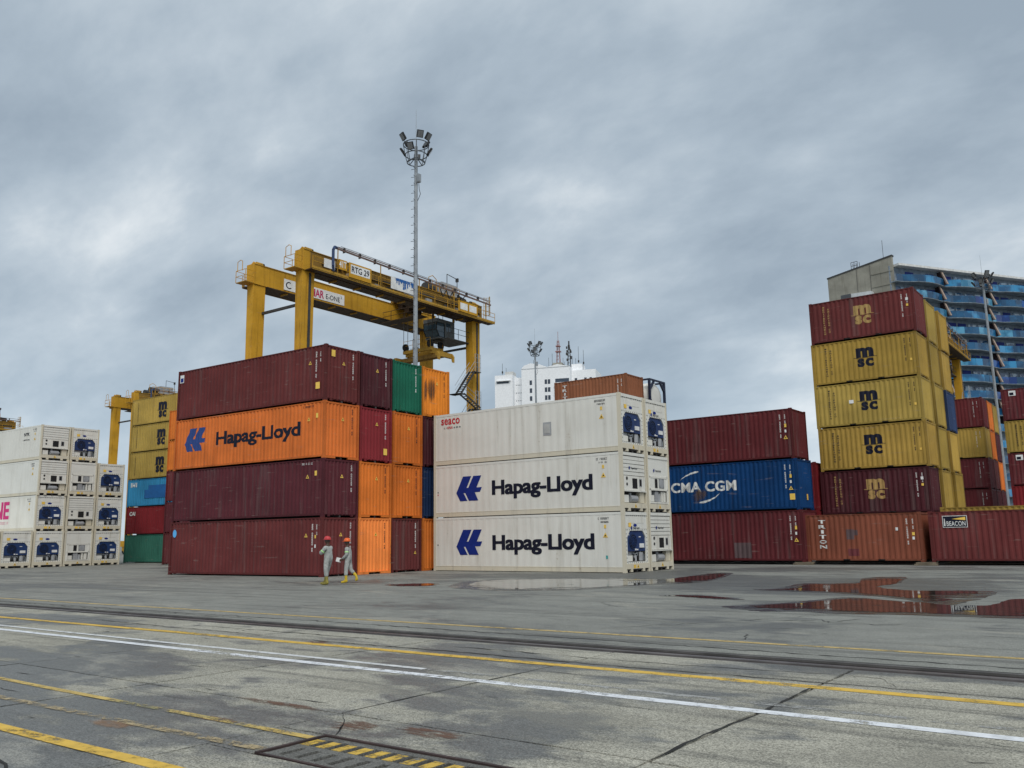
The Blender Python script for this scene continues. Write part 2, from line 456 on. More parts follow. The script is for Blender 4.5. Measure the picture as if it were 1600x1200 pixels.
def codes(t, L, H, mat, seed, follow=None, side='y', x=-.74):
    """column of white registration characters with small labels beside it"""
    q = seed % 4
    decal(t, 'id_marking', *glyph_column(x, H - .34, H - 1.66, seed=q), mat, 'y', follow, key=('idc', L, H, q, x, follow))
    decal(t, 'id_marking', *glyph_column(x + .30, H - .36, H - .86, .09, .05, seed=q + 7), mat, 'y', follow, key=('idc2', L, H, q, x, follow))
def end_codes(t, H, mat, seed, y=1.92, tri_=True, ty=1.25, tz=None):
    q = seed % 3
    decal(t, 'id_marking', *glyph_column(y, H - .28, H - 1.62, seed=q + 3), mat, 'x', 'e', key=('eid', H, q, y))
    if tri_: warn(t, ty, (tz if tz else H - .95), .19, 'x')
GRP = 'stacked dry shipping containers'
ORD = {1: 'at ground level', 2: 'on the second level', 3: 'on the third level', 4: 'on the fourth level', 5: 'on the fifth level', 6: 'on the sixth level'}
# ---- refrigeration machinery on a reefer's end (wall faces +X, y 0..W)
def yz(pts, x): return [(x, a, b) for a, b in pts]
def reefer_unit(t, kind, brand=0):
    px = -.03
    sl = obj('back_plate', cache('rf_frame', lambda: MB().box(-.40, -.36, .10, W - .10, .24, HC - .14).mesh('f')), GREY, t)
    q_ = -.13
    def bolts(pts, x, r=.018):
        mb = MB()
        for y, z in pts: mb.box(x, x + .012, y - r, y + r, z - r, z + r)
        return mb.mesh('bolts')
    if kind == 'blue':
        def surround():
            mb = MB().box(-.10, px, .12, .30, .42, 2.06).box(-.10, px, W - .30, W - .12, .42, 2.06).box(-.10, px, .30, W - .30, .42, .50).box(-.10, px, .30, W - .30, 1.98, 2.06)
            mb.prism([(-.10, .30, 1.66), (-.10, .30, 1.98), (-.10, .58, 1.98)], (.07, 0, 0)).prism([(-.10, W - .30, 1.66), (-.10, W - .30, 1.98), (-.10, W - .58, 1.98)], (.07, 0, 0))
            return mb.mesh('s')
        obj('surround', cache('rf_sur', surround), WHITE2, t)
        o = obj('bolts', cache('rf_bolt', lambda: bolts([(.21, .5 + .19*k) for k in range(9)] + [(W - .21, .5 + .19*k) for k in range(9)] + [(.35 + .19*k, .46) for k in range(10)] + [(.35 + .19*k, 2.02) for k in range(10)] + [(.35 + .19*k, 2.70) for k in range(10)], px)), DARK, t); o['kind'] = 'stuff'
        hs = obj('fan_housing', cache('rf_hous', lambda: MB().prism(yz([(.31, 1.00), (2.13, 1.00), (2.13, 1.62), (1.84, 1.96), (.60, 1.96), (.31, 1.62)], q_), (.05, 0, 0)).mesh('r')), NAVYP, t)
        def fan():
            mb = MB(); mb.tube((q_ + .052, .92, 1.46), (q_ + .058, .92, 1.46), .38, 20)
            return mb.mesh('fan')
        obj('fan', cache('rf_fan', fan), BLACK, hs)
        def grille():
            mb = MB()
            for r in (.35, .24, .14):
                for k in range(20):
                    a, b = 2*math.pi*k/20, 2*math.pi*(k+1)/20
                    mb.tube((q_ + .075, .92 + r*math.cos(a), 1.46 + r*math.sin(a)), (q_ + .075, .92 + r*math.cos(b), 1.46 + r*math.sin(b)), .014, 4)
            for k in range(6):
                a = math.pi*k/6; mb.tube((q_ + .078, .92 - .34*math.cos(a), 1.46 - .34*math.sin(a)), (q_ + .078, .92 + .34*math.cos(a), 1.46 + .34*math.sin(a)), .010, 4)
            return mb.mesh('grille')
        obj('fan_grille', cache('rf_gr', grille), NAVYP, hs)
        obj('control_box', cache('rf_cb', lambda: MB().box(q_ + .05, q_ + .09, 1.56, 1.98, 1.16, 1.36).mesh('c')), STICK_W, t)
        obj('nameplate', cache('rf_np', lambda: MB().box(q_ + .05, q_ + .056, 1.52, 1.72, 1.66, 1.70).box(q_ + .05, q_ + .056, .5, .58, 1.76, 1.80).mesh('c')), STICK_W, t)
        obj('latch', cache('rf_lt', lambda: MB().box(q_ + .05, q_ + .07, 1.10, 1.22, 1.04, 1.12).box(q_ + .05, q_ + .07, 1.28, 1.40, 1.04, 1.10).mesh('c')), STICK_W, t)
        obj('electric_box', cache('rf_eb', lambda: MB().box(-.34, q_ + .04, .33, .86, .53, .80).mesh('c')), WHITE, t)
        obj('condenser', cache('rf_co', lambda: MB().box(-.34, -.20, .33, .98, .82, .97).mesh('c')), GREY, t)
        obj('compressor', cache('rf_cm', lambda: MB().tube((-.22, 1.76, .54), (-.22, 1.76, .94), .18, 14).tube((-.22, 1.28, .53), (-.22, 1.28, .8), .11, 12).tube((-.2, 1.76, .94), (-.2, 1.76, .99), .07, 8).mesh('c')), GREY, t)
        obj('motor', cache('rf_mo', lambda: MB().tube((-.20, .98, .62), (-.20, 1.14, .62), .09, 10).box(-.24, -.12, 1.44, 1.54, .52, .9).mesh('c')), BLACK, t)
        obj('pipe', cache('rf_pp', lambda: MB().path([(-.16, 1.0, .92), (-.15, 1.2, .84), (-.15, 1.42, .92), (-.15, 1.5, .62), (-.15, 1.62, .58)], .026, 6).path([(-.14, 1.9, .95), (-.13, 2.05, .8), (-.13, 2.05, .56)], .02, 6).mesh('c')), STEEL, t)
        up_ = obj('upper_panel', cache('rf_up', lambda: MB().box(px - .05, px - .012, .12, W - .12, 2.07, HC - .17).mesh('u')), WHITE2, t)
        for a, b in ((.42, 2.36), (1.28, 2.36)):
            obj('access_plate', cache(('rf_ap', a), lambda: MB().box(px - .012, px - .002, a, a + .72, b - .02, b + .33).mesh('u')), WHITE, up_)
        decal(t, 'maker_badge', [(1.12 + .17*math.cos(k*math.pi/8), 2.24 + .075*math.sin(k*math.pi/8)) for k in range(16)], [tuple(range(16))], LOGO_BLUE, 'x', off=px + .002, key='rf_badge')
    elif kind == 'slat':
        def slats():
            mb = MB()
            for k in range(5): mb.box(px - .03, px + (.01 if k % 2 else -.005), .16, W - .16, 1.76 + k*.19, 1.76 + k*.19 + .165)
            return mb.mesh('s')
        obj('upper_panel', cache('rf_sl', slats), WHITE2, t)
        mp = obj('fan_panel', cache('rf_mp', lambda: MB().box(px - .03, px + .02, .16, W - .16, 1.03, 1.73).mesh('s')), WHITE, t)
        obj('fan_opening', cache('rf_fo', lambda: MB().box(px + .02, px + .026, .98, 1.47, 1.12, 1.62).mesh('s')), BLACK, mp)
        obj('gauge_window', cache('rf_gw', lambda: MB().box(px + .02, px + .026, 1.70, 1.90, 1.26, 1.58).mesh('s')), BLACK, mp)
        obj('gauge_frame', cache('rf_gf', lambda: MB().box(px + .012, px + .024, 1.66, 1.94, 1.22, 1.62).mesh('s')), GREY, mp)
        obj('vent_knob', cache('rf_vk', lambda: MB().tube((px + .02, .44, 1.60), (px + .035, .44, 1.60), .085, 12).tube((px + .02, .44, 1.32), (px + .035, .44, 1.32), .075, 12).mesh('s')), DARK, mp)
        obj('ledge', cache('rf_ld', lambda: MB().box(px - .03, px + .07, .14, W - .14, .965, 1.015).mesh('s')), WHITE2, t)
        obj('machine_bay', cache('rf_mb', lambda: MB().box(-.36, -.34, .14, W - .14, .42, .97).mesh('s')), DARK, t)
        obj('compressor', cache('rf_c2', lambda: MB().tube((-.20, .86, .63), (-.20, 1.55, .63), .19, 14).tube((-.2, 1.0, .80), (-.2, 1.0, .92), .08, 10).tube((-.2, 1.55, .63), (-.2, 1.66, .63), .10, 10).mesh('s')), GREY, t)
        obj('electric_box', cache('rf_e2', lambda: MB().box(-.3, -.06, .22, .66, .44, .80).mesh('s')), WHITE, t)
        obj('side_plate', cache('rf_sp', lambda: MB().box(-.3, -.08, 1.80, 2.24, .44, .95).mesh('s')), CREAM, t)
    else:
        obj('upper_panel', cache('rf_gu', lambda: MB().box(px - .05, px - .008, .12, W - .12, 1.83, HC - .17).mesh('s')), WHITE2, t)
        fr = obj('bay_frame', cache('rf_gb', lambda: MB().box(px - .03, px + .03, .24, W - .24, 1.10, 1.20).box(px - .03, px + .03, .24, .34, .50, 1.82).box(px - .03, px + .03, W - .34, W - .24, .50, 1.82).box(px - .03, px + .03, .24, W - .24, 1.74, 1.82).box(px - .03, px + .03, .24, W - .24, .44, .52).mesh('s')), WHITE, t)
        obj('machine_bay', cache('rf_mb2', lambda: MB().box(-.36, -.34, .14, W - .14, .44, 1.12).mesh('s')), DARK, t); obj('side_panel', cache('rf_sp2', lambda: MB().box(-.10, px - .005, .12, .25, .42, 1.87).box(-.10, px - .005, W - .25, W - .12, .42, 1.87).mesh('s')), WHITE2, t)
        obj('control_panel', cache('rf_cp', lambda: MB().box(px - .03, px + .01, .34, W - .34, 1.20, 1.74).mesh('s')), WHITE2, t)
        obj('gauge_window', cache('rf_gw2', lambda: MB().box(px + .01, px + .02, .80, 1.08, 1.23, 1.70).mesh('s')), BLACK, t)
        obj('condenser_fan', cache('rf_cf', lambda: MB().tube((px + .01, 1.52, 1.47), (px + .03, 1.52, 1.47), .235, 16).mesh('s')), GREY, t)
        obj('fan_surround', cache('rf_fs', lambda: MB().box(px + .008, px + .018, 1.24, 1.80, 1.22, 1.72).mesh('s')), simple('surround_grey', (.24, .245, .25), .6), t)
        for k, (a, b, mt, h) in enumerate([(.38, .74, WHITE, .86), (.86, 1.22, GREY, 1.06), (1.56, 1.68, WHITE, 1.06), (1.78, 2.02, WHITE, 1.04)]):
            obj('electric_box', cache(('rf_eb3', k), lambda: MB().box(-.3, px - .03, a, b, .54, h).mesh('s')), mt, t)
        obj('compressor', cache('rf_c3', lambda: MB().tube((-.2, 1.40, .53), (-.2, 1.40, .95), .13, 12).mesh('s')), GREY, t)
def reefer(u, v, z, kind, label, rz=0.0, seed=0, hl=False, grp=None, emblem=True):
    L, H = L40, HC
    t = thing('refrigerated_container', label, 'container', (u, v, z), rz, grp)
    rnd = random.Random(seed)
    sw = cache(('rsw',), lambda: strip(RSIDE[L], .27, H - .13, 'y'))
    body = WHITE if rnd.random() < .6 else WHITE2
    obj('side_wall', sw, body, t); obj('side_wall', sw, body, t, (-L, W, 0), math.pi)
    obj('rear_doors', cache('rdoor', lambda: MB().box(-L + .01, -L + .05, .10, W/2 - .01, .12, H - .12).box(-L + .01, -L + .05, W/2 + .01, W - .10, .12, H - .12).mesh('d')), body, t)
    obj('roof', cache(('roof', L, H), lambda: MB().box(-L + .06, -.06, .05, W - .05, H - .05, H - .03).mesh('roof')), body, t)
    obj('floor', cache(('floor', L), lambda: MB().box(-L + .06, -.06, .06, W - .06, .10, .14).box(-L + .06, -.06, W/2 - .05, W/2 + .05, -.026, .0999).mesh('floor')), DARK, t)  # includes the added strip that keeps sky from showing under the floor
    br = cache('rbr', lambda: reefer_rail(L)); tr = cache('rtr', lambda: MB().box(-L + .17, -.17, -.002, .05, H - .135, H - .018).mesh('t'))
    for loc, r_ in ((None, 0), ((-L, W, 0), math.pi)):
        obj('top_rail', tr, WHITE2, t, loc, r_); obj('bottom_rail', br, CREAM, t, loc, r_)
    post = cache('rpost', lambda: MB().box(-.17, 0, 0, .12, .118, H - .118).mesh('p')); postm = cache('rpostm', lambda: MB().box(-.17, 0, W - .12, W, .118, H - .118).mesh('p'))
    for loc, r_ in ((None, 0), ((-L, W, 0), math.pi)):
        obj('corner_post', post, CREAM, t, loc, r_); obj('corner_post', postm, CREAM, t, loc, r_)
    cst = cache('cst', casting)
    for x in (-.178, -L):
        for y in (0, W - .162):
            for zc in (0, H - .118): obj('corner_casting', cst, CREAM, t, (x, y, zc))
    obj('end_header', cache('rhd', lambda: MB().box(-.12, -.006, .12, W - .12, H - .17, H - .02).mesh('h')), WHITE2, t)
    def sill():
        mb = MB().box(-.12, -.006, .12, W - .12, .17, .42).box(-.12, -.006, .52, .72, .03, .17).box(-.12, -.006, 1.72, W - .52, .03, .17)
        return mb.mesh('s')
    obj('end_sill', cache('rsill', sill), CREAM, t)
    obj('cross_member', cache('rcm', lambda: MB().box(-.42, -.26, .12, W - .12, .0, .17).mesh('s')), BLACK, t)  # black block added behind the sill to darken the gap
    reefer_unit(t, kind)
    warn(t, 1.22, .20, .20, 'x')
    if kind == 'blue': sticker(t, .46, 2.16, .26, .20, STICK_Y, 'x', d=-.025)
    if rnd.random() < .5: sticker(t, .78, .2, .24, .16, STICK_Y, 'x')
    # small print and labels on the long side near the end
    q = seed % 4
    decal(t, 'id_marking', *glyph_row(-1.45, -.85, H - .36, .10, q), INK, 'y', off=.0, key=('rid', q))
    decal(t, 'id_marking', *glyph_row(-1.3, -.85, H - .52, .08, q + 4), INK, 'y', off=.0, key=('rid2', q))
    sticker(t, -1.12, H - .78, .12, .17); warn(t, -1.06, H - 1.22, .24)
    if hl:
        hapag(t, -10.52, -8.71, .86, 2.20, -7.98, -1.72, 1.08, 1.87, INK, LOGO_BLUE, None, 'hlw')
    if emblem and hl:
        vs = [(.66 + (a - 190)/232*.16, 2.20 - (b - 728)/227*.16) for a, b in HL]
        decal(t, 'emblem', vs, [tuple(range(len(vs)))], LOGO_BLUE, 'x', off=-.012, key='ehl')
        vs, fs = text_bm('Hapag-Lloyd', .62, .13, .02, .90, 2.04, .93)
        decal(t, 'lettering', vs, fs, INK, 'x', off=-.012, key='ehlt')
    return t
# ================================================================== GROUND
def ground_mat(name, dry, damp, bias, wet_terms=(), speck=.35, damp_rough=.40, scale=.20):
    m, gg = newmat(name)
    pos = gg.n('ShaderNodeNewGeometry', out=0)
    big = gg.noise(gg.scale(pos, (scale, scale*1.7, 1)), 1.0, 5, .58, .6)
    mid = gg.noise(gg.scale(pos, (.9, 1.6, 1), (5, 2, 0)), 1.0, 6, .62, .4)
    fine = gg.noise(pos, 26.0, 6, .75)
    agg = gg.n('ShaderNodeTexVoronoi', {'Vector': pos, 'Scale': 85.0}, out=1)
    aggv = gg.n('ShaderNodeSeparateColor', {0: agg}, out=0)
    f = gg.add(gg.mul(big, .62), gg.mul(mid, .38))
    for (x, y, r, k) in wet_terms:
        dd = gg.n('ShaderNodeVectorMath', {0: pos, 1: (x, y, 0)}, out=1, operation='DISTANCE')
        f = gg.add(f, gg.step(dd, 0, r, k, 0))
    dm = gg.step(gg.add(f, gg.mul(gg.math('SUBTRACT', fine, .5), .07)), bias - .045, bias + .045)
    c = gg.mix(dm, dry, damp)
    v = gg.step(mid, .3, .7, .86, 1.14)
    c = gg.n('ShaderNodeVectorMath', {0: c, 3: v}, operation='SCALE')
    sp = gg.step(gg.add(gg.mul(fine, .5), gg.mul(aggv, .5)), .2, .8, 1 - speck, 1 + speck)
    c = gg.n('ShaderNodeVectorMath', {0: c, 3: sp}, operation='SCALE')
    pit_ = gg.noise(gg.scale(pos, (3.0, 5.0, 1), (1, 3, 0)), 1.0, 5, .7, .3)
    c = gg.mix(gg.step(pit_, .635, .70, 0, .6), c, (.045, .044, .042))
    oil = gg.noise(gg.scale(pos, (.35, 2.2, 1), (9, 4, 0)), 1.0, 5, .6, .8)
    c = gg.mix(gg.step(oil, .56, .76, 0, .6), c, gg.n('ShaderNodeVectorMath', {0: (.06, .06, .056), 3: sp}, operation='SCALE'))
    track = gg.noise(gg.scale(pos, (.045, 1.9, 1), (2, 8, 0)), 1.0, 5, .6, .2)
    c = gg.mix(gg.step(track, .52, .64, 0, .48), c, gg.n('ShaderNodeVectorMath', {0: (.07, .07, .067), 3: sp}, operation='SCALE'))
    pale = gg.noise(gg.scale(pos, (.28, .5, 1), (7, 1, 0)), 1.0, 6, .66, .7)
    c = gg.mix(gg.step(pale, .555, .66, 0, .45), c, gg.n('ShaderNodeVectorMath', {0: (.36, .345, .29), 3: sp}, operation='SCALE'))
    oi = gg.n('ShaderNodeObjectInfo', out=5) if False else gg.nodes.new('ShaderNodeObjectInfo').outputs['Random']
    c = gg.n('ShaderNodeVectorMath', {0: c, 3: gg.math('MULTIPLY_ADD', oi, .14, .93)}, operation='SCALE')
    r = gg.math('MULTIPLY_ADD', dm, damp_rough - .82, .82)
    r = gg.add(r, gg.step(mid, .35, .7, -.05, .05))
    bmp = gg.n('ShaderNodeBump', {'Strength': .6, 'Distance': .008, 'Height': gg.add(fine, gg.mul(aggv, .6))})
    finish(gg, Base_Color=c, Roughness=r, Specular_IOR_Level=.22, Normal=bmp)
    return m
M_SLAB = ground_mat('concrete_slab', (.352, .338, .280), (.128, .130, .123), .520, [(-13.5, 5.6, 4.5, .13), (-9, 4.6, 3.0, .10), (-6, 5.4, 2.2, .08), (-4.6, 6.3, 1.6, .07), (-1.5, 8, 5, -.06)], .46)
M_YARD = ground_mat('yard_asphalt', (.232, .234, .210), (.118, .120, .113), .545, [(-13, 32, 13, .10), (-8, 29, 9, .08), (-20, 40, 14, .05), (-5, 46, 14, .07), (-27, 27, 8, .04), (-14, 18, 6, -.05)], .26, .46, .11)
M_FILL = simple('joint_fill', (.022, .021, .019), .85, var=.4)
def sheet(name, x0, x1, y0, y1, z, mat, kind='structure'):
    return obj(name, MB().face([(x0, y0, z), (x1, y0, z), (x1, y1, z), (x0, y1, z)]), mat, kind=kind)
ground = sheet('ground', -3000, 3000, -3000, 3000, -.62, simple('ground_far', (.16, .165, .16), .8))
def jagged(x0, x1, y0, y1, rnd, amp=.012, n=14):
    pts = []
    def edge(a, b):
        for k in range(n):
            t = k/n; pts.append((a[0] + (b[0]-a[0])*t + (rnd.uniform(-amp, amp) if k else 0), a[1] + (b[1]-a[1])*t + (rnd.uniform(-amp, amp) if k else 0)))
    edge((x0, y0), (x1, y0)); edge((x1, y0), (x1, y1)); edge((x1, y1), (x0, y1)); edge((x0, y1), (x0, y0))
    return pts
rnd = random.Random(3)
apron = obj('apron', MB().box(-60, 40, -60, 4.80, -.60, -.045).box(-60, 40, 5.57, 11.80, -.60, -.045).box(-60, -6.32, 4.80, 5.57, -.60, -.045).box(-.12, 40, 4.80, 5.57, -.60, -.045), M_FILL, kind='structure')
def slab(x0, x1, y0, y1, gx=.020, gy=.013, mat=M_SLAB):
    pts = jagged(x0 + gx, x1 - gx, y0 + gy, y1 - gy, rnd)
    dz = rnd.uniform(-.004, .003)
    mb = MB().prism([(x, y, -.043) for x, y in pts], (0, 0, .043 + dz))
    return obj('concrete_slab', mb, mat, apron)
ux = [-3.47 - 3.5*k for k in range(-4, 16)]
ux.sort()
for a, b in zip(ux[:-1], ux[1:]):
    slab(a, b, 6.33, 10.30)
    slab(a, b, 10.30, 11.77)
    slab(a, b, -1.55, 2.40)
    if abs(a + 6.97) < .1:
        slab(a, b, 2.40, 4.78); slab(a, b, 5.59, 6.33, gx=.006); slab(a, -6.34, 4.78, 5.59, gx=.006)
    elif -3.6 < a < 3:
        slab(a, b, 2.40, 4.78); slab(a, b, 5.59, 6.33, gx=.006)
    else: slab(a, b, 2.40, 6.33)
sheet('apron_far', -400, -56, -60, 11.77, -.002, M_SLAB); sheet('apron_near', -56, 40, -60, -1.56, -.002, M_SLAB); sheet('apron_side', 10.54, 40, -1.55, 11.77, -.002, M_SLAB)
yard = sheet('yard', -600, 600, 12.52, 900, 0.0, M_YARD)
# crane rail set in its groove
M_RUST = simple('rusty_rail_bed', (.022, .014, .013), .8, var=.35)  # groove shade painted into the near-black rust colour
M_RAIL = simple('rail_steel', (.15, .135, .13), .42, .35, .3)
rail = obj('rail_track', MB().box(-400, 200, 11.77, 12.52, -.068, -.035), M_RUST, kind='structure')
obj('rail_head', MB().box(-400, 200, 11.93, 12.06, -.035, .004).box(-400, 200, 11.965, 12.025, .004, .008), M_RAIL, rail)
obj('rail_edge', MB().box(-400, 200, 12.42, 12.52, -.034, -.004), simple('rail_filler', (.10, .095, .09), .75, var=.3), rail)
obj('rail_edge', MB().box(-400, 200, 11.77, 11.83, -.034, -.003), simple('rail_filler', (.13, .13, .125), .75), rail)
# painted lines: worn paint over the paving
def line_mat(name, c, wear, sc=5.0, tint=None):
    m, gg = newmat(name)
    pos = gg.n('ShaderNodeNewGeometry', out=0)
    a = gg.noise(pos, sc, 6, .68); b = gg.noise(gg.scale(pos, (.35, 1, 1)), 1.0, 4, .6); c_ = gg.noise(pos, 40, 3, .6)
    f = gg.add(gg.add(gg.mul(a, .45), gg.mul(b, .35)), gg.mul(c_, .20))
    msk = gg.step(f, wear - .045, wear + .045)
    base = gg.mix(gg.step(a, .35, .65), c, tuple(x*.72 for x in c))
    if tint: base = gg.mix(gg.step(b, .46, .60), base, tint)
    bs = gg.n('ShaderNodeBsdfPrincipled', {'Base Color': base, 'Roughness': .62})
    tr = gg.n('ShaderNodeBsdfTransparent')
    mx = gg.n('ShaderNodeMixShader', {0: msk, 1: bs, 2: tr})
    gg.links.new(mx, gg.nodes.new('ShaderNodeOutputMaterial').inputs[0])
    return m
L_W = line_mat('line_white', (.80, .82, .84), .565); L_W2 = line_mat('line_white_faded', (.70, .71, .70), .575); L_W3 = line_mat('line_white_ghost', (.36, .36, .34), .50)
L_Y = line_mat('line_yellow', (.74, .47, .06), .56); L_Y2 = line_mat('line_yellow_worn', (.62, .44, .12), .525, tint=(.24, .235, .12)); L_Y3 = line_mat('line_yellow_ghost', (.42, .33, .18), .495)
L_YF = line_mat('line_yellow_pale', (.54, .39, .14), .56)
def line(x0, y0, x1, y1, w, mat, z=.0045):
    n = max(2, int(abs(x1 - x0)/1.2)); vs = []; r_ = random.Random(int(x0*7 + y0*13))
    mb = MB()
    for k in range(n + 1):
        t = k/n; x = x0 + (x1-x0)*t; y = y0 + (y1-y0)*t; e = r_.uniform(-.008, .008)
        vs.append(((x, y - w/2 + e, z), (x, y + w/2 + e, z)))
    for a, b in zip(vs[:-1], vs[1:]): mb.face([a[0], b[0], b[1], a[1]])
    return obj('painted_line', mb, mat, kind='structure')
line(-120, 12.9, 20, 14.1, .17, L_YF)
line(-80, 9.52, 9, 10.40, .20, L_Y)
line(-80, 8.63, 9, 8.63, .175, L_W)
line(-80, 9.07, -8.3, 9.03, .125, L_W2); line(-8.3, 9.03, 9, 9.03, .13, L_W3)
line(-24, 5.62, -6.33, 5.43, .10, L_Y2)
line(-24, 4.02, -1, 4.13, .155, L_Y)
line(-24, 4.65, -6.36, 4.92, .12, L_Y3)
line(-60, 47.35, 14, 47.35, .14, L_W2, .005)
line(-60, 45.0, 14, 45.0, .10, L_W3, .005)
# cracks: jagged dark splits
def crack(pts, w=.02, amp=.05, z=.0035, seed=1):
    r_ = random.Random(seed); P_ = []
    for (xa, ya), (xb, yb) in zip(pts[:-1], pts[1:]):
        n = max(3, int(math.hypot(xb-xa, yb-ya)/.16))
        for k in range(n):
            t = k/n; P_.append(Vector((xa + (xb-xa)*t + r_.uniform(-amp, amp)*.4, ya + (yb-ya)*t + r_.uniform(-amp, amp), z)))
    P_.append(Vector((*pts[-1], z)))
    mb = MB(); prev = None
    for k, p in enumerate(P_):
        q = P_[min(k+1, len(P_)-1)] - P_[max(k-1, 0)]
        nrm = Vector((-q.y, q.x, 0)).normalized() * (w * r_.uniform(.15, 1.3) * (.2 if k in (0, len(P_)-1) else 1))
        cur = (p - nrm, p + nrm)
        if prev: mb.face([prev[0], cur[0], cur[1], prev[1]])
        prev = cur
    return obj('crack', mb, M_FILL, kind='structure')
crack([(-34, 12.75), (-22, 12.95), (-15, 13.12), (-9, 13.02), (-4, 12.95), (4, 12.9)], .030, .05, seed=2)
crack([(-26, 12.70), (-17, 12.78)], .02, .03, seed=5)
crack([(-16.5, 11.2), (-11.5, 11.25)], .018, .03, seed=6)
crack([(-9.6, 11.15), (-6, 11.05), (-3.0, 11.3), (-2.7, 10.7)], .016, .05, seed=7)
crack([(-12.4, 10.55), (-9.2, 10.62), (-6.2, 10.55), (-4, 10.62), (3, 10.70)], .022, .03, seed=8)
crack([(-6.23, 5.60), (-6.55, 6.0), (-6.93, 6.33)], .012, .02, seed=9)
crack([(-6.6, 17.6), (-5.9, 18.1), (-5.6, 17.7), (-4.9, 17.6), (-4.3, 17.9)], .022, .12, seed=10)
crack([(-5.6, 17.7), (-5.2, 18.8)], .015, .1, seed=11)
crack([(-9, 14.5), (-7.5, 16.8), (-5.8, 19.8)], .010, .12, seed=12)
crack([(-12.5, 20.5), (-11.3, 19.2), (-10.5, 19.7)], .012, .10, seed=13)
crack([(-6.2, 15.0), (-5.9, 14.2), (-6.4, 13.9)], .012, .08, seed=14)
crack([(-9.4, 3.3), (-7.9, 3.5), (-6.9, 3.2)], .014, .05, seed=15)
crack([(-3.5, 6.05), (-2.6, 5.9), (-1.9, 6.2)], .010, .05, seed=16)
crack([(-3.47, 6.34), (-3.5, 7.4), (-3.44, 8.6), (-3.5, 10.28)], .020, .025, seed=17)
crack([(-6.97, 6.34), (-7.0, 8.2), (-6.95, 10.28)], .009, .02, seed=18)
crack([(-20.5, 10.9), (-17.8, 10.75), (-14.0, 10.7)], .018, .03, seed=19)
for k in range(26):
    r_ = random.Random(100 + k); x = r_.uniform(-26, 2); y = r_.uniform(14.5, 24)
    crack([(x, y), (x + r_.uniform(.3, 1.1), y + r_.uniform(-.15, .15))], r_.uniform(.006, .016), .04, seed=200 + k)
for k in range(34):
    r_ = random.Random(400 + k); x = r_.uniform(-18, 2); y = r_.uniform(3, 11.4)
    crack([(x, y), (x + r_.uniform(.15, .6), y + r_.uniform(-.08, .08))], r_.uniform(.005, .013), .03, seed=500 + k)
# rust run-off and dirt, thin stains with a worn edge
def stain_mat(name, c, thr, sc=3.0, stretch=(1, 1, 1), k=.8, ax=(1, 1, 0), soft=.10):
    m, gg = newmat(name)
    pos = gg.n('ShaderNodeNewGeometry', out=0); tc = gg.n('ShaderNodeTexCoord', out=0)
    tc = gg.n('ShaderNodeVectorMath', {0: tc, 1: ax}, operation='MULTIPLY')
    e = gg.n('ShaderNodeVectorMath', {0: tc, 1: tuple(.5*q for q in ax)}, out=1, operation='DISTANCE')
    a = gg.noise(gg.scale(pos, stretch), sc, 6, .68, .5)
    f = gg.add(a, gg.step(e, .12, .5, .12, -.35))
    msk = gg.mul(gg.step(f, thr - soft, thr + soft*1.3), k)
    bs = gg.n('ShaderNodeBsdfPrincipled', {'Base Color': c, 'Roughness': .7})
    mx = gg.n('ShaderNodeMixShader', {0: msk, 1: gg.n('ShaderNodeBsdfTransparent'), 2: bs})
    gg.links.new(mx, gg.nodes.new('ShaderNodeOutputMaterial').inputs[0]); return m
S_RUST = stain_mat('rust_stain', (.150, .070, .040), .56, 6.0, (.7, 2.4, 1), .75); S_DRY = stain_mat('dry_patch', (.36, .345, .29), .50, 1.8, (1, 1.2, 1), .28); S_TAR = stain_mat('oil_stain', (.035, .035, .034), .5, 2.0, (1, 1.5, 1), .75); S_ORANGE = stain_mat('orange_stain', (.34, .18, .08), .56, 3.5, (.7, 2, 1), .5)
def stain(x0, x1, y0, y1, mat, z=.0035): return obj('ground_stain', MB().face([(x0, y0, z), (x1, y0, z), (x1, y1, z), (x0, y1, z)]), mat, kind='structure')
stain(-9.2, -6.6, 6.16, 6.50, S_RUST); stain(-6.9, -5.9, 5.55, 6.42, S_RUST); stain(-6.3, -4.8, 5.85, 6.42, S_RUST); stain(-8.6, -7.0, 5.3, 5.62, S_RUST); stain(-12.6, -11.4, 10.0, 10.7, S_RUST)
stain(-6.4, -3.4, 6.5, 8.4, S_DRY); stain(-3.3, 0.5, 6.2, 8.4, S_DRY); stain(-9.5, -6.6, 6.9, 8.2, S_DRY); stain(-9.2, -7.8, 4.5, 5.0, S_ORANGE)
# puddles
m_w, gg = newmat('puddle_water')
posw = gg.n('ShaderNodeNewGeometry', out=0)
bw = gg.n('ShaderNodeBump', {'Strength': .05, 'Distance': .01, 'Height': gg.noise(posw, 2.2, 3, .5)})
def film(gg, pos, base, rough, thr, bump=None, ior=1.333):
    a = gg.noise(gg.scale(pos, (.55, 1.5, 1), (2, 5, 0)), 1.0, 6, .62, .5); tc = gg.n('ShaderNodeTexCoord', out=0)
    tc = gg.n('ShaderNodeVectorMath', {0: tc, 1: (1, 1, 0)}, operation='MULTIPLY')
    e = gg.n('ShaderNodeVectorMath', {0: tc, 1: (.5, .5, 0)}, out=1, operation='DISTANCE')
    f = gg.add(a, gg.step(e, .25, .65, .12, -.10))
    bs = gg.n('ShaderNodeBsdfPrincipled', {'Base Color': base, 'Roughness': rough, 'IOR': ior, 'Specular IOR Level': .55, **({'Normal': bump} if bump else {})})
    mx = gg.n('ShaderNodeMixShader', {0: gg.step(f, thr - .08, thr + .07), 1: gg.n('ShaderNodeBsdfTransparent'), 2: bs})
    gg.links.new(mx, gg.nodes.new('ShaderNodeOutputMaterial').inputs[0])
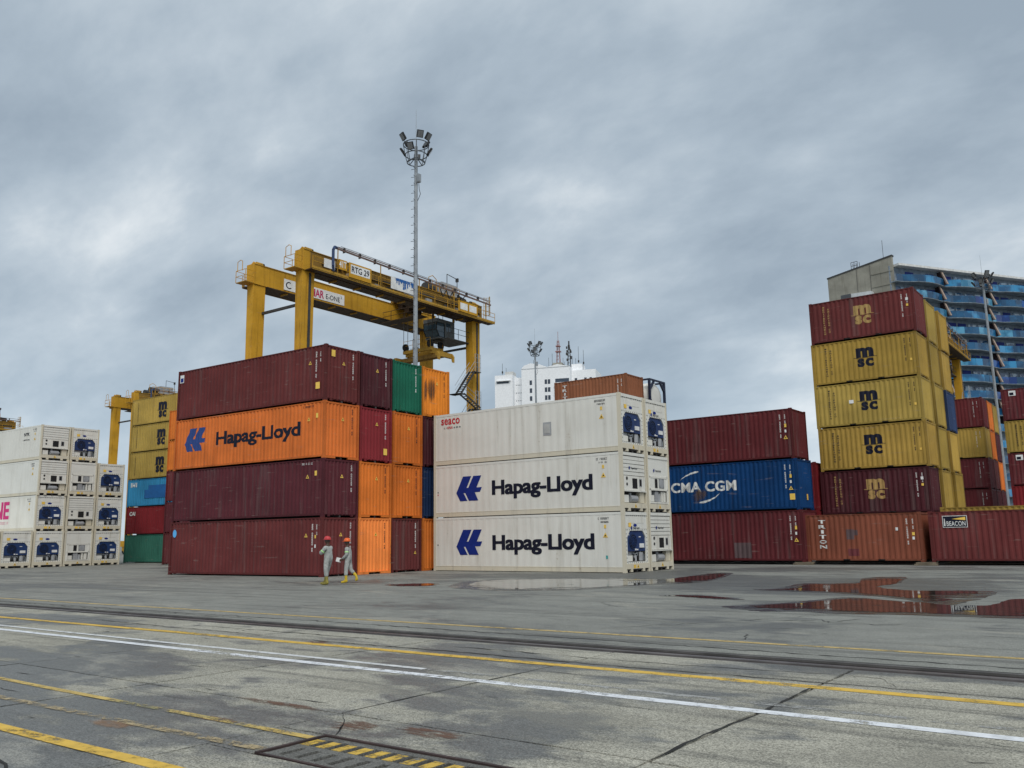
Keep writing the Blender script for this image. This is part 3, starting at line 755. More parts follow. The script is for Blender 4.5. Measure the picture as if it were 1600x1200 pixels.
film(gg, posw, (.040, .040, .038), gg.step(gg.noise(posw, .8, 4, .6), .4, .65, .012, .08), .455, bw)
m_d, gg = newmat('puddle_margin')
posw = gg.n('ShaderNodeNewGeometry', out=0)
film(gg, posw, (.070, .071, .069), gg.step(gg.noise(posw, 1.2, 5, .6), .35, .65, .16, .42), .40)
def shore(pts, seed, amp=.10, sub=6):
    r_ = random.Random(seed); out = []; n = len(pts)
    for i in range(n):
        p0, p1, p2, p3 = [Vector((*pts[(i + k) % n], 0)) for k in (-1, 0, 1, 2)]
        for s_ in range(sub):
            t = s_/sub
            q = .5*((2*p1) + (p2 - p0)*t + (2*p0 - 5*p1 + 4*p2 - p3)*t*t + (3*p1 - p0 - 3*p2 + p3)*t**3)
            out.append((q.x + r_.uniform(-amp, amp), q.y + r_.uniform(-amp, amp)))
    return out
PUD = [
 [(-20.99, 25.21), (-22.5, 27.52), (-22.75, 29.3), (-21.11, 30.68), (-18.51, 31.5), (-16.29, 31.67), (-15.46, 30.92), (-14.99, 29.64), (-15.93, 27.09), (-16.38, 25.31), (-17.82, 24.36), (-19.23, 24.4)],
 [(-24.64, 24.79), (-24.44, 25.69), (-23.63, 26.12), (-22.77, 25.24), (-22.96, 24.48), (-23.73, 24.42)],
 [(-10.37, 27.28), (-9.94, 28.08), (-10.19, 30.34), (-8.94, 31.2), (-9.36, 34.33), (-8.41, 34.98), (-7.76, 31.87), (-7.79, 29.66), (-6.41, 28.12), (-4.82, 28.53), (-4.63, 26.06), (-4.82, 24.21), (-4.94, 23.51), (-5.99, 25.2), (-7.77, 26.57), (-9.03, 26.85)],
 [(-8.45, 20.75), (-7.7, 20.2), (-6.76, 19.98), (-4.7, 20.41), (-2.27, 20.79), (-.6, 23.4), (-2.48, 25.96), (-3.49, 25.34), (-3.55, 23.98), (-3.75, 23.13), (-4.49, 22.9), (-4.95, 23.4), (-5.73, 23.63), (-6.95, 24.31), (-7.43, 23.04), (-7.78, 22.05), (-8.3, 21.2)],
 [(-16.23, 31.57), (-15.07, 30.19), (-14.44, 30.41), (-14.46, 31.61), (-15.97, 36.79), (-16.8, 37.02), (-16.47, 33.21)],
 [(-12.01, 23.31), (-11.39, 23.16), (-10.05, 22.7), (-9.69, 22.95), (-10.69, 23.57), (-11.47, 23.74)]]
NB = 'puddle'
for k, pl in enumerate(PUD):
    sp = shore(pl, 40 + k, .055)
    c0 = Vector((sum(p[0] for p in sp)/len(sp), sum(p[1] for p in sp)/len(sp)))
    obj('puddle_edge', MB().face([(c0.x + (x - c0.x)*1.16, c0.y + (y - c0.y)*1.22, .004 + .0004*k) for x, y in sp]), m_d, kind='structure')
    obj('puddle', MB().face([(x, y, .009 + .0004*k) for x, y in sp]), m_w, kind='structure')
# drain channel with slotted covers
dr = thing('drain_grate', 'slotted drain cover with yellow painted bars sunk in the concrete', 'drain', (-6.32, 4.80, 0))
M_IRON = simple('cast_iron', (.085, .078, .070), .7, var=.35); M_ANG = simple('rusty_angle', (.050, .030, .027), .7, var=.3)
M_BARY = line_mat('bar_yellow_paint', (.66, .43, .06), .51, 9.0)
LEN = 6.2; WD = .77
obj('frame', MB().box(0, LEN, WD - .035, WD, -.04, .012).box(0, .04, 0, WD - .035, -.04, .012).box(.04, LEN, 0, .03, -.04, .004), M_ANG, dr)
obj('pit', MB().box(.01, LEN - .01, .01, WD - .01, -.59, -.55), BLACK, dr)
M_COVER = ground_mat('drain_cover', (.15, .148, .135), (.085, .085, .08), .52, (), .35)
obj('rib', MB().box(.045, LEN, .035, .09, -.04, -.002), M_COVER, dr); obj('rib', MB().box(.045, LEN, .34, .42, -.04, -.003), M_COVER, dr); obj('rib', MB().box(.045, LEN, WD - .12, WD - .04, -.04, -.002), M_COVER, dr)
barm = {k: MB().box(0, .125, 0, .25, 0, .036).mesh('bar') for k in (0,)}
barp = MB().face([(.006, .004, .0385), (.119, .004, .0385), (.119, .226, .0385), (.006, .226, .0385)]).mesh('bar_paint')
for k in range(31):
    x = .05 + k*.198
    b = obj('bar', barm[0], M_COVER, dr, (x, .09, -.04)); 
    b = obj('bar', barm[0], M_COVER, dr, (x, .42, -.04)); b.scale = (1, .92, 1)
    pb = obj('bar_paint', barp, M_BARY, b)
# ================================================================== CONTAINER STACKS
def place(ox, oy, rz, du, dv):
    c, s = math.cos(rz), math.sin(rz); return ox + du*c - dv*s, oy + du*s + dv*c
COLW = {0: 'nearest column', 1: 'second column', 2: 'third column', 3: 'fourth column'}
# ---- block A: big mixed stack left of centre
ra = R(2.62)
Acol = [['maroon', 'maroon_dark', 'orange_side', 'maroon'], ['orange_bright', 'orange', 'crimson', 'maroon_dark'], ['maroon', 'orange', 'orange', 'green'], ['orange', 'navy', 'maroon_dark', 'orange_yellow']]
SCORCH = []
Alab = [['maroon container behind the two workers, bottom of the tall left stack', 'dark maroon container with plain sides just under the orange lettered one', 'orange container with blue emblem and Hapag-Lloyd lettering on its long side', 'maroon container on top of the tall stack with small blue label at far corner'],
 ['bright orange container end at ground level just right of the walking worker', 'orange container end directly above the bright orange ground level one', 'crimson container end between two orange ends in the tall left stack', 'dark maroon container end on top, between the maroon corner one and the green one'],
 ['maroon container end at ground level between bright orange and dull orange ends', 'orange container end on second level directly above the ground level maroon end', 'orange container end directly under the green container', 'green container end at the top of the tall left stack'],
 ['narrow strip of orange container end at ground level beside the white reefers', 'narrow strip of navy container end beside the white reefers', 'narrow strip of dark maroon container end under the streaked orange one', 'streaked orange container with black scorch marks, top right of the tall left stack']]
for c in range(4):
    for l in range(4):
        u, v = place(-33.23, 28.78, ra, random.Random(c*9 + l).uniform(-.05, .04) if c else 0, c*2.527)
        cn = Acol[c][l]
        t = container(u, v, l*HC, L40, HC, P(cn), Alab[c][l], ra + R(random.Random(c*7 + l).uniform(-.12, .12)), pocket_end=('orange' in cn), group=GRP)
        ink = LETTER_WHITE if 'orange' not in cn else INK
        end_codes(t, HC, ink, c*4 + l, tri_=not (c == 2 and l == 0) and cn != 'green')
        if c == 2 and l == 0: warn(t, 1.90, .95, .17, 'x')
        if c == 0:
            if l in (0, 3): codes(t, L40, HC, LETTER_WHITE, l, 's40')
            warn(t, -1.13, HC - .98, .20)
            if l in (1, 2):
                decal(t, 'id_marking', *glyph_row(-1.55, -.80, HC - .30, .10, l), LETTER_WHITE if l == 1 else INK, 'y', off=.0)
                sticker(t, -.62, HC - .86, .16, .24)
            if l == 3:
                sticker(t, -.70, .62, .30, .34); sticker(t, .38, 2.30, .26, .34, STICK_Y, 'x'); sticker(t, -12.0, 2.18, .36, .46, STICK_W); sticker(t, -11.95, 2.22, .26, .24, LOGO_BLUE, d=.003)
            if l == 0:
                vs = [(-11.75 + .17*math.cos(k*math.pi/10), 2.26 + .22*math.sin(k*math.pi/10)) for k in range(20)]
                decal(t, 'round_label', vs, [tuple(range(20))], simple('label_sky', (.10, .42, .80), .5), 'y')
                sticker(t, -.52, 1.86, .10, .16); sticker(t, -.52, 1.40, .10, .16, STICK_W)
            if l == 2: hapag(t, -11.28, -9.40, 1.02, 2.32, -8.45, -1.80, 1.20, 1.94, INK, simple('logo_blue_faded', (.020, .055, .22), .6), 's40')
        if c == 1 and l == 2: sticker(t, 1.78, .42, .28, .34, STICK_Y, 'x')
        SCORCH.append((t, c, l))
S_SOOT = stain_mat('soot', (.030, .022, .016), .52, 2.4, (3.2, 3.2, .20), .75, (0, 1, 1), .20); S_RUN = stain_mat('rust_run', (.11, .05, .028), .53, 2.4, (2.6, 2.6, .25), .75, (0, 1, 1))
for t, c, l in SCORCH:
    if (c, l) == (3, 3): decal(t, 'soot_mark', *rects([(.02, .5, 1.5, 2.75)]), S_SOOT, 'x', 'e', off=.006); decal(t, 'rust_run', *rects([(.0, .2, .5, 2.8)]), S_RUN, 'x', 'e', off=.008)
# ---- block B: white Hapag-Lloyd reefers
Bk = [['blue', 'slat', 'blue'], ['slat', 'grid', 'blue']]
Bl = [['white reefer with Hapag-Lloyd lettering standing on the ground, bottom of the white stack', 'white reefer with Hapag-Lloyd lettering in the middle of the white stack', 'white reefer with red seaco lettering at the top of the white stack'],
 ['white reefer end with horizontal slats at ground level at the right of the white stack', 'white reefer end with grey fan bay, middle right of the white stack', 'white reefer end with navy fan housing below the tank container']]
for c in range(2):
    for l in range(3):
        t = reefer(-20.98 - c*.02, 36.80 + c*2.575, l*HC, Bk[c][l], Bl[c][l], R(-.1 + random.Random(c + 5*l).uniform(-.15, .15)), 10 + c*3 + l, hl=not (c == 0 and l == 2), grp='white refrigerated containers beside the tall stack')
        if c == 0 and l == 2:
            vs, fs = text_bold('seaco', 1.36, .33, -11.62, 2.28, 1.08, .012, .03, .012); decal(t, 'lettering', vs, fs, LETTER_RED, 'y', off=.0)
            vs, fs = text_bm('HNA', .42, .15, .03, -11.18, 2.03); decal(t, 'lettering', vs, fs, LETTER_RED, 'y', off=.0)
            decal(t, 'lettering', *glyph_row(-11.42, -11.24, 2.05, .08, 3), INK, 'y', off=.0); decal(t, 'lettering', *glyph_row(-10.70, -10.22, 2.05, .08, 5), INK, 'y', off=.0)
            pl = obj('vent_plate', MB().box(-4.58, -4.08, -.012, .004, 1.12, 1.80), GREY, t); obj('vent_cover', MB().box(-4.50, -4.16, -.022, -.012, 1.22, 1.70), simple('vent_grey', (.44, .44, .42), .6), pl)
        if c == 0 and l < 2:
            sticker(t, -11.90, 1.36, .07, .07, DARK); 
            if l == 1: sticker(t, -11.90, 1.22, .07, .07, LETTER_RED)
        if c == 0 and l == 0: sticker(t, -1.06, .66, .10, .16, simple('label_teal', (.03, .35, .34), .5), name='teal_label')
# ---- block C: two maroon boxes with the blue CMA CGM box between them
cz = .15; rc = R(-.3)
def blocks(x, y, n=2, w=1.1, lab=''):
    t = thing('timber_dunnage', lab, 'timber', (x, y, 0), group='timber bearers under the back row')
    obj('bearer', MB().box(-w/2, w/2, -.25, .0, 0, .075), TIMBER, t); obj('bearer', MB().box(-w/2 + .08, w/2 - .1, -.2, .5, .076, .148), TIMBER, t)
for x, lab in ((-28.3, 'timber bearer under the hidden left end of the back maroon box'), (-16.7, 'timber bearer at the gap between the maroon and the terracotta boxes'), (-10.4, 'timber bearer at the gap between the terracotta and the far right maroon box'), (-26.2, 'timber bearer under the back maroon box beside the white reefers')): blocks(x, 49.2, lab=lab)
Cm = ['maroon_red', 'blue', 'maroon_red']
Cl = ['maroon container with dark repair patch under the blue CMA CGM one', 'blue container with white CMA CGM lettering', 'maroon container on top of the blue CMA CGM one']
for l in range(3):
    t = container(-16.77 + (.18, .08, -.02)[l], 49.11, cz + l*HC, L40, HC, P(Cm[l]), Cl[l], rc, group=GRP)
    codes(t, L40, HC, LETTER_WHITE, l + 1, 's40'); sticker(t, -.46, HC - 1.10, .12, .20); sticker(t, -.46, HC - 1.40, .10, .16, STICK_W); warn(t, -.42, HC - 1.78, .22)
    if l == 1:
        vs, fs = text_bold('CMA CGM', 4.22, .60, -7.92, 1.24, 1.05, .016, .03, .012); decal(t, 'lettering', vs, fs, LETTER_WHITE, 'y', 's40')
        def swoosh(pts, wid, nm):
            n = len(pts); vs = [(x, z + wid[k]) for k, (x, z) in enumerate(pts)] + [(x, z - wid[k]) for k, (x, z) in enumerate(pts)]
            decal(t, nm, vs, [(k, k+1, n+k+1, n+k) for k in range(n-1)], LETTER_WHITE, 'y', 's40')
        swoosh([(-7.30, 2.0), (-7.0, 2.20), (-6.6, 2.36), (-6.25, 2.44), (-6.05, 2.46)], [.005, .03, .05, .06, .03], 'emblem')
        swoosh([(-6.08, .60), (-5.8, .62), (-5.4, .72), (-5.0, .90), (-4.74, 1.12)], [.03, .07, .05, .035, .005], 'emblem')
        sticker(t, -.52, .56, .30, .34); sticker(t, 1.30, .56, .22, .34, STICK_Y, 'x')
        rs = decal(t, 'rust_patch', *rects([(-6.9, .35, -5.2, 1.75)]), stain_mat('rust_on_blue', (.13, .075, .045), .53, 3.4, (1, 1, .5), .75, (1, 0, 1), .16), 'y', 's40', off=.008)
    if l == 0: decal(t, 'repair_patch', *rects([(-4.13, .22, -3.09, 1.09)]), PATCH, 'y', 's40')
for l in range(2): container(-16.78, 52.66, cz + l*HC, L40, HC, P('red'), ('dark red container hidden low behind the maroon back row box', 'dark red container showing as a slit left of the yellow stack')[l], rc, group=GRP)
# ---- front row of the right block: terracotta TRITON box, maroon BEACON box, yellow box behind it
t = container(-10.56, 49.56, cz, L20, ST, P('triton'), 'terracotta container with white vertical TRITON lettering', rc, group=GRP)
vertical_words(t, [('TRITON', -5.34, 2.30, .66, .40)], LETTER_WHITE, 's20', 'tri')
codes(t, L20, ST, LETTER_WHITE, 2, 's20'); sticker(t, -.48, 1.38, .13, .16); sticker(t, -.48, 1.16, .11, .15, STICK_W); sticker(t, -1.28, 1.64, .12, .16, STICK_W)
decal(t, 'repair_patch', *rects([(-3.85, 1.20, -3.45, 1.74), (-3.45, 1.42, -3.24, 1.70)]), PATCH, 'y', 's20'); decal(t, 'repair_patch', *rects([(-3.82, .32, -3.24, .70)]), simple('patch_maroon', (.15, .03, .035), .6), 'y', 's20')
t = container(1.98, 49.56, cz, L40, ST, P('maroon'), 'maroon container with dark BEACON sign at the right edge', rc, group=GRP)
sg = obj('sign', MB().box(-11.52, -10.36, -.012, .0, 1.74, 2.34), LETTER_WHITE, t); obj('sign_face', MB().box(-11.49, -10.39, -.016, -.012, 1.77, 2.31), INK, sg)
vs, fs = text_bm('BEACON', .88, .24, .012, -11.33, 1.82, 1.05); decal(sg, 'sign_lettering', vs, fs, LETTER_WHITE, 'y', off=.019)
decal(sg, 'sign_beam', [(-11.08, 2.17), (-10.44, 2.10), (-10.44, 2.27)], [(0, 1, 2)], STICK_Y, 'y', off=.019); decal(sg, 'sign_tower', [(-11.46, 1.82), (-11.38, 1.82), (-11.40, 2.2), (-11.44, 2.2)], [(0, 1, 2, 3)], LETTER_WHITE, 'y', off=.019)
container(1.98, 52.75, .12, L40, HC, P('yellow'), 'yellow container showing only its top edge over the maroon box at right', rc, group=GRP)
# ---- MSC stack at right: six high, three deep
Mc = [['maroon', 'maroon_dark', 'yellow', 'yellow', 'yellow2', 'maroon'], ['yellow', 'yellow', 'yellow2', 'yellow', 'yellow2', 'yellow'], ['yellow', 'yellow2', 'yellow', 'slate_blue', 'yellow', 'yellow2']]
LV6 = ['at its foot', 'on the second level', 'on the third level', 'on the fourth level', 'on the fifth level', 'on top']
rm = R(-.5)
for c in range(3):
    for l in range(6):
        cn = Mc[c][l]
        nm = {'maroon': 'maroon', 'maroon_dark': 'dark maroon', 'yellow': 'yellow', 'yellow2': 'yellow', 'slate_blue': 'slate blue'}[cn]
        if c == 0: lab = f'{nm} container with msc logo {LV6[l]} of the six-high stack at right' if l else 'maroon container at the hidden foot of the six-high yellow stack'
        else: lab = f'{nm} container end in the {COLW[c]} {LV6[l]} of the six-high stack'
        if lab == '': pass
        t = container(-10.55 + random.Random(l*3 + c).uniform(-.08, .08), 52.9 + c*3.5 + random.Random(l*5 + c).uniform(-.05, .05), .15 + l*ST, L20, ST, P(cn), lab.replace('on the second level of the six-high stack at right', 'lowest in view of the six-high stack'), rm, group=GRP)
        if c == 0 and l:
            gold = 'maroon' in cn; mt = LETTER_GOLD if gold else INK
            msc(t, -3.44, .86, 1.02, mt, 's20', 'mscM')
            vertical_words(t, [('MEDITERRANEAN', -5.24, 2.28, .48, .10), ('SHIPPING CO', -4.96, 2.12, .58, .10)], mt, 's20', 'mscW')
            codes(t, L20, ST, LETTER_WHITE if gold else INK, l, 's20', x=-.72)
            sticker(t, -.46, 1.50 if gold else .9, .12, .14); 
            if gold: sticker(t, -.47, 1.85, .14, .16, STICK_W)
            if l == 3: sticker(t, -4.05, 1.35, .26, .2, STICK_W)
# ---- far block at right
Dc = [['maroon_red', 'maroon_red', 'maroon_red', 'yellow', 'maroon_red'], ['maroon_dark', 'maroon_dark', 'maroon', 'orange', 'orange'], ['maroon_dark', 'maroon_dark', 'orange', 'maroon_dark', 'yellow']]
LV5 = ['at its foot', 'on the second level', 'on the third level', 'on the fourth level', 'on top']
NMD = {'maroon_red': 'maroon', 'maroon_dark': 'dark maroon', 'maroon': 'maroon', 'orange': 'orange', 'yellow': 'yellow'}
for c in range(3):
    for l in range(5):
        t = container(-11.87, 82.64 + c*2.75, l*ST, L20, ST, P(Dc[c][l]), f'{NMD[Dc[c][l]]} container in the {COLW[c]} {LV5[l]} of the far right stack', 0, group=GRP)
        if c == 0: codes(t, L20, ST, LETTER_WHITE, l, None)
Ec = ['red', 'red', 'maroon_red', 'yellow', 'maroon_red']
El = ['red container at the hidden foot of the stack at the far right edge', 'red container with a white C at the right picture edge', 'dark red container with small white label at the right picture edge', 'yellow container with vertical lettering at the right picture edge', 'maroon container with small white label topping the right edge stack']
for l in range(5):
    t = container(-3.97, 79.6, l*ST, L20, ST, P(Ec[l]), El[l], 0, group=GRP)
    if l in (2, 4): sticker(t, -5.5, 2.0, .5, .42, STICK_W); sticker(t, -5.45, 2.05, .3, .22, INK, d=.004)
    if l == 3: vertical_words(t, [('MEDITERRANEAN', -5.3, 2.28, .48, .10), ('SHIPPING CO', -4.96, 2.12, .58, .10)], INK, None, 'mscE')
    if l == 1: vs, fs = text_bm('C', .55, .8, .06, -5.2, 1.2); decal(t, 'lettering', vs, fs, LETTER_WHITE, 'y')
# ---- six-high stack beyond the left reefers
r2 = R(2.6)
A2 = ['green_pale', 'red', 'sky_blue', 'yellow', 'yellow', 'yellow']
A2l = ['pale green container at the foot of the stack behind the left reefers', 'red container with white CAI lettering on the second level behind the left reefers', 'light blue container with darker blue patch behind the left reefers', 'yellow container with msc logo directly above the light blue one', 'yellow container with msc logo, middle of three beside the left crane', 'yellow container with msc logo on top, in front of the left crane']
for l in range(6):
    t = container(-67.64, 45.42, l*ST, L40, ST, P(A2[l]), A2l[l], r2, group=GRP)
    if l >= 3:
        msc(t, -7.9, .50, 1.30, INK, None, 'mscA')
        decal(t, 'id_marking', *glyph_column(-11.2, 2.2, .5, .13, .08, (), l), INK, 'y', key=('a2id', l % 2))
    if l == 2:
        decal(t, 'lettering', *rects([(-11.65, 1.85, -11.5, 2.28), (-11.4, 1.85, -11.28, 2.28), (-11.28, 1.95, -11.05, 2.1), (-11.05, 1.85, -10.93, 2.28), (-10.8, 1.85, -10.66, 2.28)]), LETTER_WHITE, 'y')
        decal(t, 'repair_patch', *rects([(-9.4, .75, -4.5, 1.55), (-8.8, 1.55, -4.9, 1.95)]), simple('patch_blue', (.012, .12, .36), .6), 'y')
    if l == 1: vs, fs = text_bm('CAI', .95, .38, .05, -11.62, 1.76); decal(t, 'lettering', vs, fs, LETTER_WHITE, 'y')
Xc = ['maroon', 'maroon_dark', 'maroon_red', 'orange', 'orange']
Xl = ['maroon slit of a container at ground level left of the tall stack', 'dark maroon slit of a container on the second level left of the tall stack', 'maroon slit of a container under the orange slit left of the tall stack', 'orange slit of a container just left of the tall stack, lower of two', 'orange slit of a container just left of the tall stack, upper of two']
for l in range(5): container(-55.70, 42.1, l*ST, L40, ST, P(Xc[l]), Xl[l], r2, group=GRP)
# ---- stack behind the white reefers carrying a brown TRITON box, and the tank container
for l in range(4):
    container(-29.32, 52.5, l*ST, L20, ST, P('maroon'), f'maroon container hidden behind the white reefers under the brown box, {LV5[l]}', 0, group=GRP)
    container(-29.06, 55.45, l*ST, L20, ST, P('blue'), f'blue container hidden behind the white reefers under the tank, {LV5[l]}', 0, group=GRP)
t = container(-29.32, 52.5, 4*ST, L20, ST, P('brown'), 'brown container with white TRITON lettering showing above the white reefers', 0, group=GRP)
vertical_words(t, [('TRITON', -5.34, 2.30, .66, .40)], LETTER_WHITE, None, 'tri2'); codes(t, L20, ST, LETTER_WHITE, 1, 's20'); decal(t, 'repair_patch', *rects([(-4.4, .75, -3.2, 1.15)]), simple('patch_maroon', (.15, .03, .035), .6), 'y')
tk = thing('tank_container', 'navy framed tank container with white tank above the white reefers', 'tank', (-29.06, 55.45, 4*ST))
NF = simple('tank_frame_navy', (.012, .018, .045), .5)
for x in (-.12, -L20):
    for y in (0, W - .16): obj('post', MB().box(x - .04, x + .121, y, y + .16, 0, ST), NF, tk)
    obj('end_beam', MB().box(x, x + .12, .12, W - .12, 0, .34), simple('tank_blue', (.01, .03, .15), .5), tk); obj('end_beam', MB().box(x, x + .12, .12, W - .12, ST - .12, ST), NF, tk)
    for y0, y1, z0, z1 in ((.12, .75, .34, 1.0), (W - .12, W - .75, .34, 1.0), (.12, .75, ST - .12, ST - .75), (W - .12, W - .75, ST - .12, ST - .75)):
        obj('brace', MB().beam((x + .06, y0, z1), (x + .06, y1, z0), .14, .14), NF, tk)
for y in (0, W - .12):
    for z in (0, ST - .12): obj('side_beam', MB().box(-L20 + .12, -.12, y, y + .12, z, z + .12), NF, tk)
    obj('side_brace', MB().beam((-L20 + .1, y + .06, .1), (-L20/2, y + .06, ST - .1), .07, .07), NF, tk); obj('side_brace', MB().beam((-.1, y + .06, .1), (-L20/2, y + .06, ST - .1), .07, .07), NF, tk)
mb = MB(); n = 24; rings = [(-L20 + .15, .5), (-L20 + .22, .9), (-L20 + .42, 1.12), (-.42, 1.12), (-.22, .9), (-.15, .5)]
for x, r in rings:
    for k in range(n): a = 2*math.pi*k/n; mb.v.append((x, W/2 + r*math.cos(a), ST/2 + .02 + r*math.sin(a)))
for i in range(len(rings) - 1):
    for k in range(n): mb.f.append((i*n + k, i*n + (k+1) % n, (i+1)*n + (k+1) % n, (i+1)*n + k))
mb.f.append(tuple(range(n))); mb.f.append(tuple(range(5*n, 6*n)))
obj('tank', mb.mesh('tank', True), WHITE2, tk)
# ---- white reefers at the left edge
Lk = {(-2, 0): 'blue', (-1, 0): 'blue', (0, 0): 'blue', (1, 0): 'grid', (2, 0): 'blue', (0, 1): 'blue', (1, 1): 'slat', (2, 1): 'blue', (0, 2): 'slat', (1, 2): 'grid', (2, 2): 'blue', (0, 3): 'slat', (1, 3): 'blue'}
Ll = {(-2, 0): 'white reefer cut by the left picture edge at ground level', (-1, 0): 'white reefer with navy fan housing, leftmost whole one at ground level', (0, 0): 'white reefer with navy fan housing, second at ground level from the left', (1, 0): 'white reefer with grey fan bay at ground level in the left stack', (2, 0): 'white reefer with navy fan housing, rightmost at ground level in the left stack',
 (0, 1): 'white reefer with magenta ONE lettering on its long side', (1, 1): 'white reefer with ribbed front right of the magenta ONE reefer', (2, 1): 'white reefer on second level at the right end of the left stack', (0, 2): 'white reefer directly above the magenta ONE reefer', (1, 2): 'white reefer with grey fan bay on the third level of the left stack', (2, 2): 'white reefer topping the right column of the left stack', (0, 3): 'white reefer with small NYK mark on top of the left stack', (1, 3): 'white reefer with navy fan housing on top of the left stack'}
for (c, l), k in Lk.items():
    u, v = place(-73.68, 33.72, R(2.45), random.Random(c*5 + l).uniform(-.06, .06), c*2.541)
    t = reefer(u, v, l*HC, k, Ll[(c, l)], R(2.45), 40 + c*4 + l, grp='white refrigerated containers at the left edge')
    if (c, l) == (0, 1):
        vs, fs = text_bold('ONE', 4.0, 1.46, -8.35, 1.04, .98, .02, .03, .012); decal(t, 'lettering', vs, fs, MAGENTA, 'y', off=.0)
        decal(t, 'lettering', *glyph_row(-7.0, -4.4, .62, .20, 4), MAGENTA, 'y', off=.0)
    if (c, l) == (0, 3):
        vs, fs = text_bm('NYK', .9, .28, .04, -2.85, 2.10); decal(t, 'lettering', vs, fs, INK, 'y', off=.0)
        decal(t, 'lettering', *glyph_row(-3.0, -1.9, 1.72, .10, 2), INK, 'y', off=.0)
# ================================================================== GANTRY CRANES
M_GLASS = simple('cab_glass', (.05, .085, .11), .06, 0, .1, .9)
M_PINK = simple('busbar_brown', (.17, .105, .085), .6, var=.3)
def crane(label, loc, rz, detail=True, TY=19.4):
    t = thing('gantry_crane', label, 'crane', loc, rz, 'rubber-tyred gantry cranes')
    S, GA, ZU, ZT = 23.5, -6.73, 25.0, 26.85
    for gx in (0, GA):
        for y in (0, S):
            leg = MB().prism([(gx - .45, y - .62, 2.2), (gx + .45, y - .62, 2.2), (gx + .45, y + .62, 2.2), (gx - .45, y + .62, 2.2)], (0, 0, .01))
            mb = MB(); b, tp = [(gx - .40, y - .66), (gx + .40, y - .66), (gx + .40, y + .36), (gx - .40, y + .36)], [(gx - .46, y - .80), (gx + .46, y - .80), (gx + .46, y + .52), (gx - .46, y + .52)]
            mb.v = [(a, c, 2.2) for a, c in b] + [(a, c, ZU - .01) for a, c in tp]
            mb.f = [(0, 3, 2, 1), (4, 5, 6, 7), (0, 1, 5, 4), (1, 2, 6, 5), (2, 3, 7, 6), (3, 0, 4, 7)]
            l = obj('leg', mb, CRANE_Y, t)
            if y == 0: obj('leg_head', MB().box(gx - .57, gx + .57, y - .85, y - .10, ZU, ZT + .08), CRANE_Y, l)
            if gx == 0: obj('cable_channel', MB().box(gx + .36, gx + .475, y - .12, y + .16, 2.4, ZU - .1), DARK, l)  # dark strip painted in for the gap between paired leg columns
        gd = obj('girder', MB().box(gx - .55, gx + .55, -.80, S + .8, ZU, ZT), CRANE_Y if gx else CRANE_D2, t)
        obj('flange', MB().box(gx - .62, gx + .62, -.82, S + .82, ZT, ZT + .06), CRANE_Y2, gd); obj('bottom_flange', MB().box(gx - .62, gx + .62, .60, S - .85, ZU - .07, ZU), CRANE_D, gd)  # bottom flange coloured dark to carry the shade under the girder
        obj('trolley_rail', MB().box(gx - .06, gx + .06, -.5, S + .5, ZT + .06, ZT + .16), DARK, gd)
        for k in range(7): obj('stiffener', MB().box(gx - .5, gx + .5, 3 + k*3.0, 3.12 + k*3.0, ZU - .20, ZU - .07), CRANE_Y2, gd)
        for y in (-.45, S + .45):
            obj('end_plate', MB().prism([(gx - .52, y, ZT), (gx + .52, y, ZT), (gx + .52, y, ZT + .10), (gx, y, ZT + .42), (gx - .52, y, ZT + .10)], (0, .12 if y > 0 else -.12, 0)), CRANE_Y, gd)
            obj('buffer', MB().tube((gx, y + (.2 if y < 0 else -.2), ZT + .28), (gx, y + (.85 if y < 0 else -.85), ZT + .28), .20, 10), CRANE_Y2, gd)
            obj('buffer_pad', MB().tube((gx, y + (.85 if y < 0 else -.85), ZT + .28), (gx, y + (1.05 if y < 0 else -1.05), ZT + .28), .18, 10), BLACK, gd)
    for y in (0, S):
        obj('tie_bar', MB().beam((-.4, y + .3, 22.4), (GA + .4, y + .3, 22.4), .22, .22), DARK, t)
        obj('sill_beam', MB().box(GA - 1.2, 1.2, y - .5, y + .5, 1.25, 2.2), CRANE_Y, t)
        for gx in (-.9, .9, GA - .9, GA + .9):
            w = obj('wheel', MB().tube((gx, y - .3, .72), (gx, y + .3, .72), .72, 20), BLACK, t)
            obj('hub', MB().tube((gx, y - .33, .72), (gx, y + .33, .72), .34, 12), CRANE_Y2, w)
            obj('bogie', MB().box(gx - .5, gx + .5, y - .42, y - .34, .6, 1.25).box(gx - .5, gx + .5, y + .34, y + .42, .6, 1.25), CRANE_Y2, t)
    # walkways along the outer faces
    for gx, sg in ((0, 1), (GA, -1)):
        x0, x1 = sorted((gx + sg*.56, gx + sg*1.50))
        wk = obj('walkway', MB().box(x0, x1, -.6, S + 1.9, ZU - .02, ZU + .05), CRANE_D, t)  # deck coloured dark, shade of its underside painted in
        xo = gx + sg*1.50
        obj('fascia', MB().box(min(xo, xo - sg*.05), max(xo, xo - sg*.05), -.6, S + 1.9, ZU - .06, ZU + .24), CRANE_Y2, wk)
        for zr in (ZU + .68, ZU + 1.12): obj('handrail', MB().tube((xo, -.6, zr), (xo, S + 1.9, zr), .028, 6), CRANE_Y if sg > 0 else STEEL, wk)
        for k in range(14):
            y = -.6 + k*(S + 2.5)/13; obj('handrail_post', MB().tube((xo, y, ZU + .05), (xo, y, ZU + 1.14), .026, 6), CRANE_Y, wk)
    for k in range(9):
        r_ = random.Random(k); y = 1.2 + k*2.55
        obj('cable_tray', MB().box(.58, .74, y, y + 2.3, ZU + .95 + .1*(k % 2), ZU + 1.1 + .1*(k % 2)), DARK, t)
        obj('junction_box', MB().box(.56, .82, y + r_.uniform(.2, 1.4), y + r_.uniform(1.5, 1.9), ZU + .3, ZU + r_.uniform(.6, .85)), GREY if k % 3 else DARK, t)
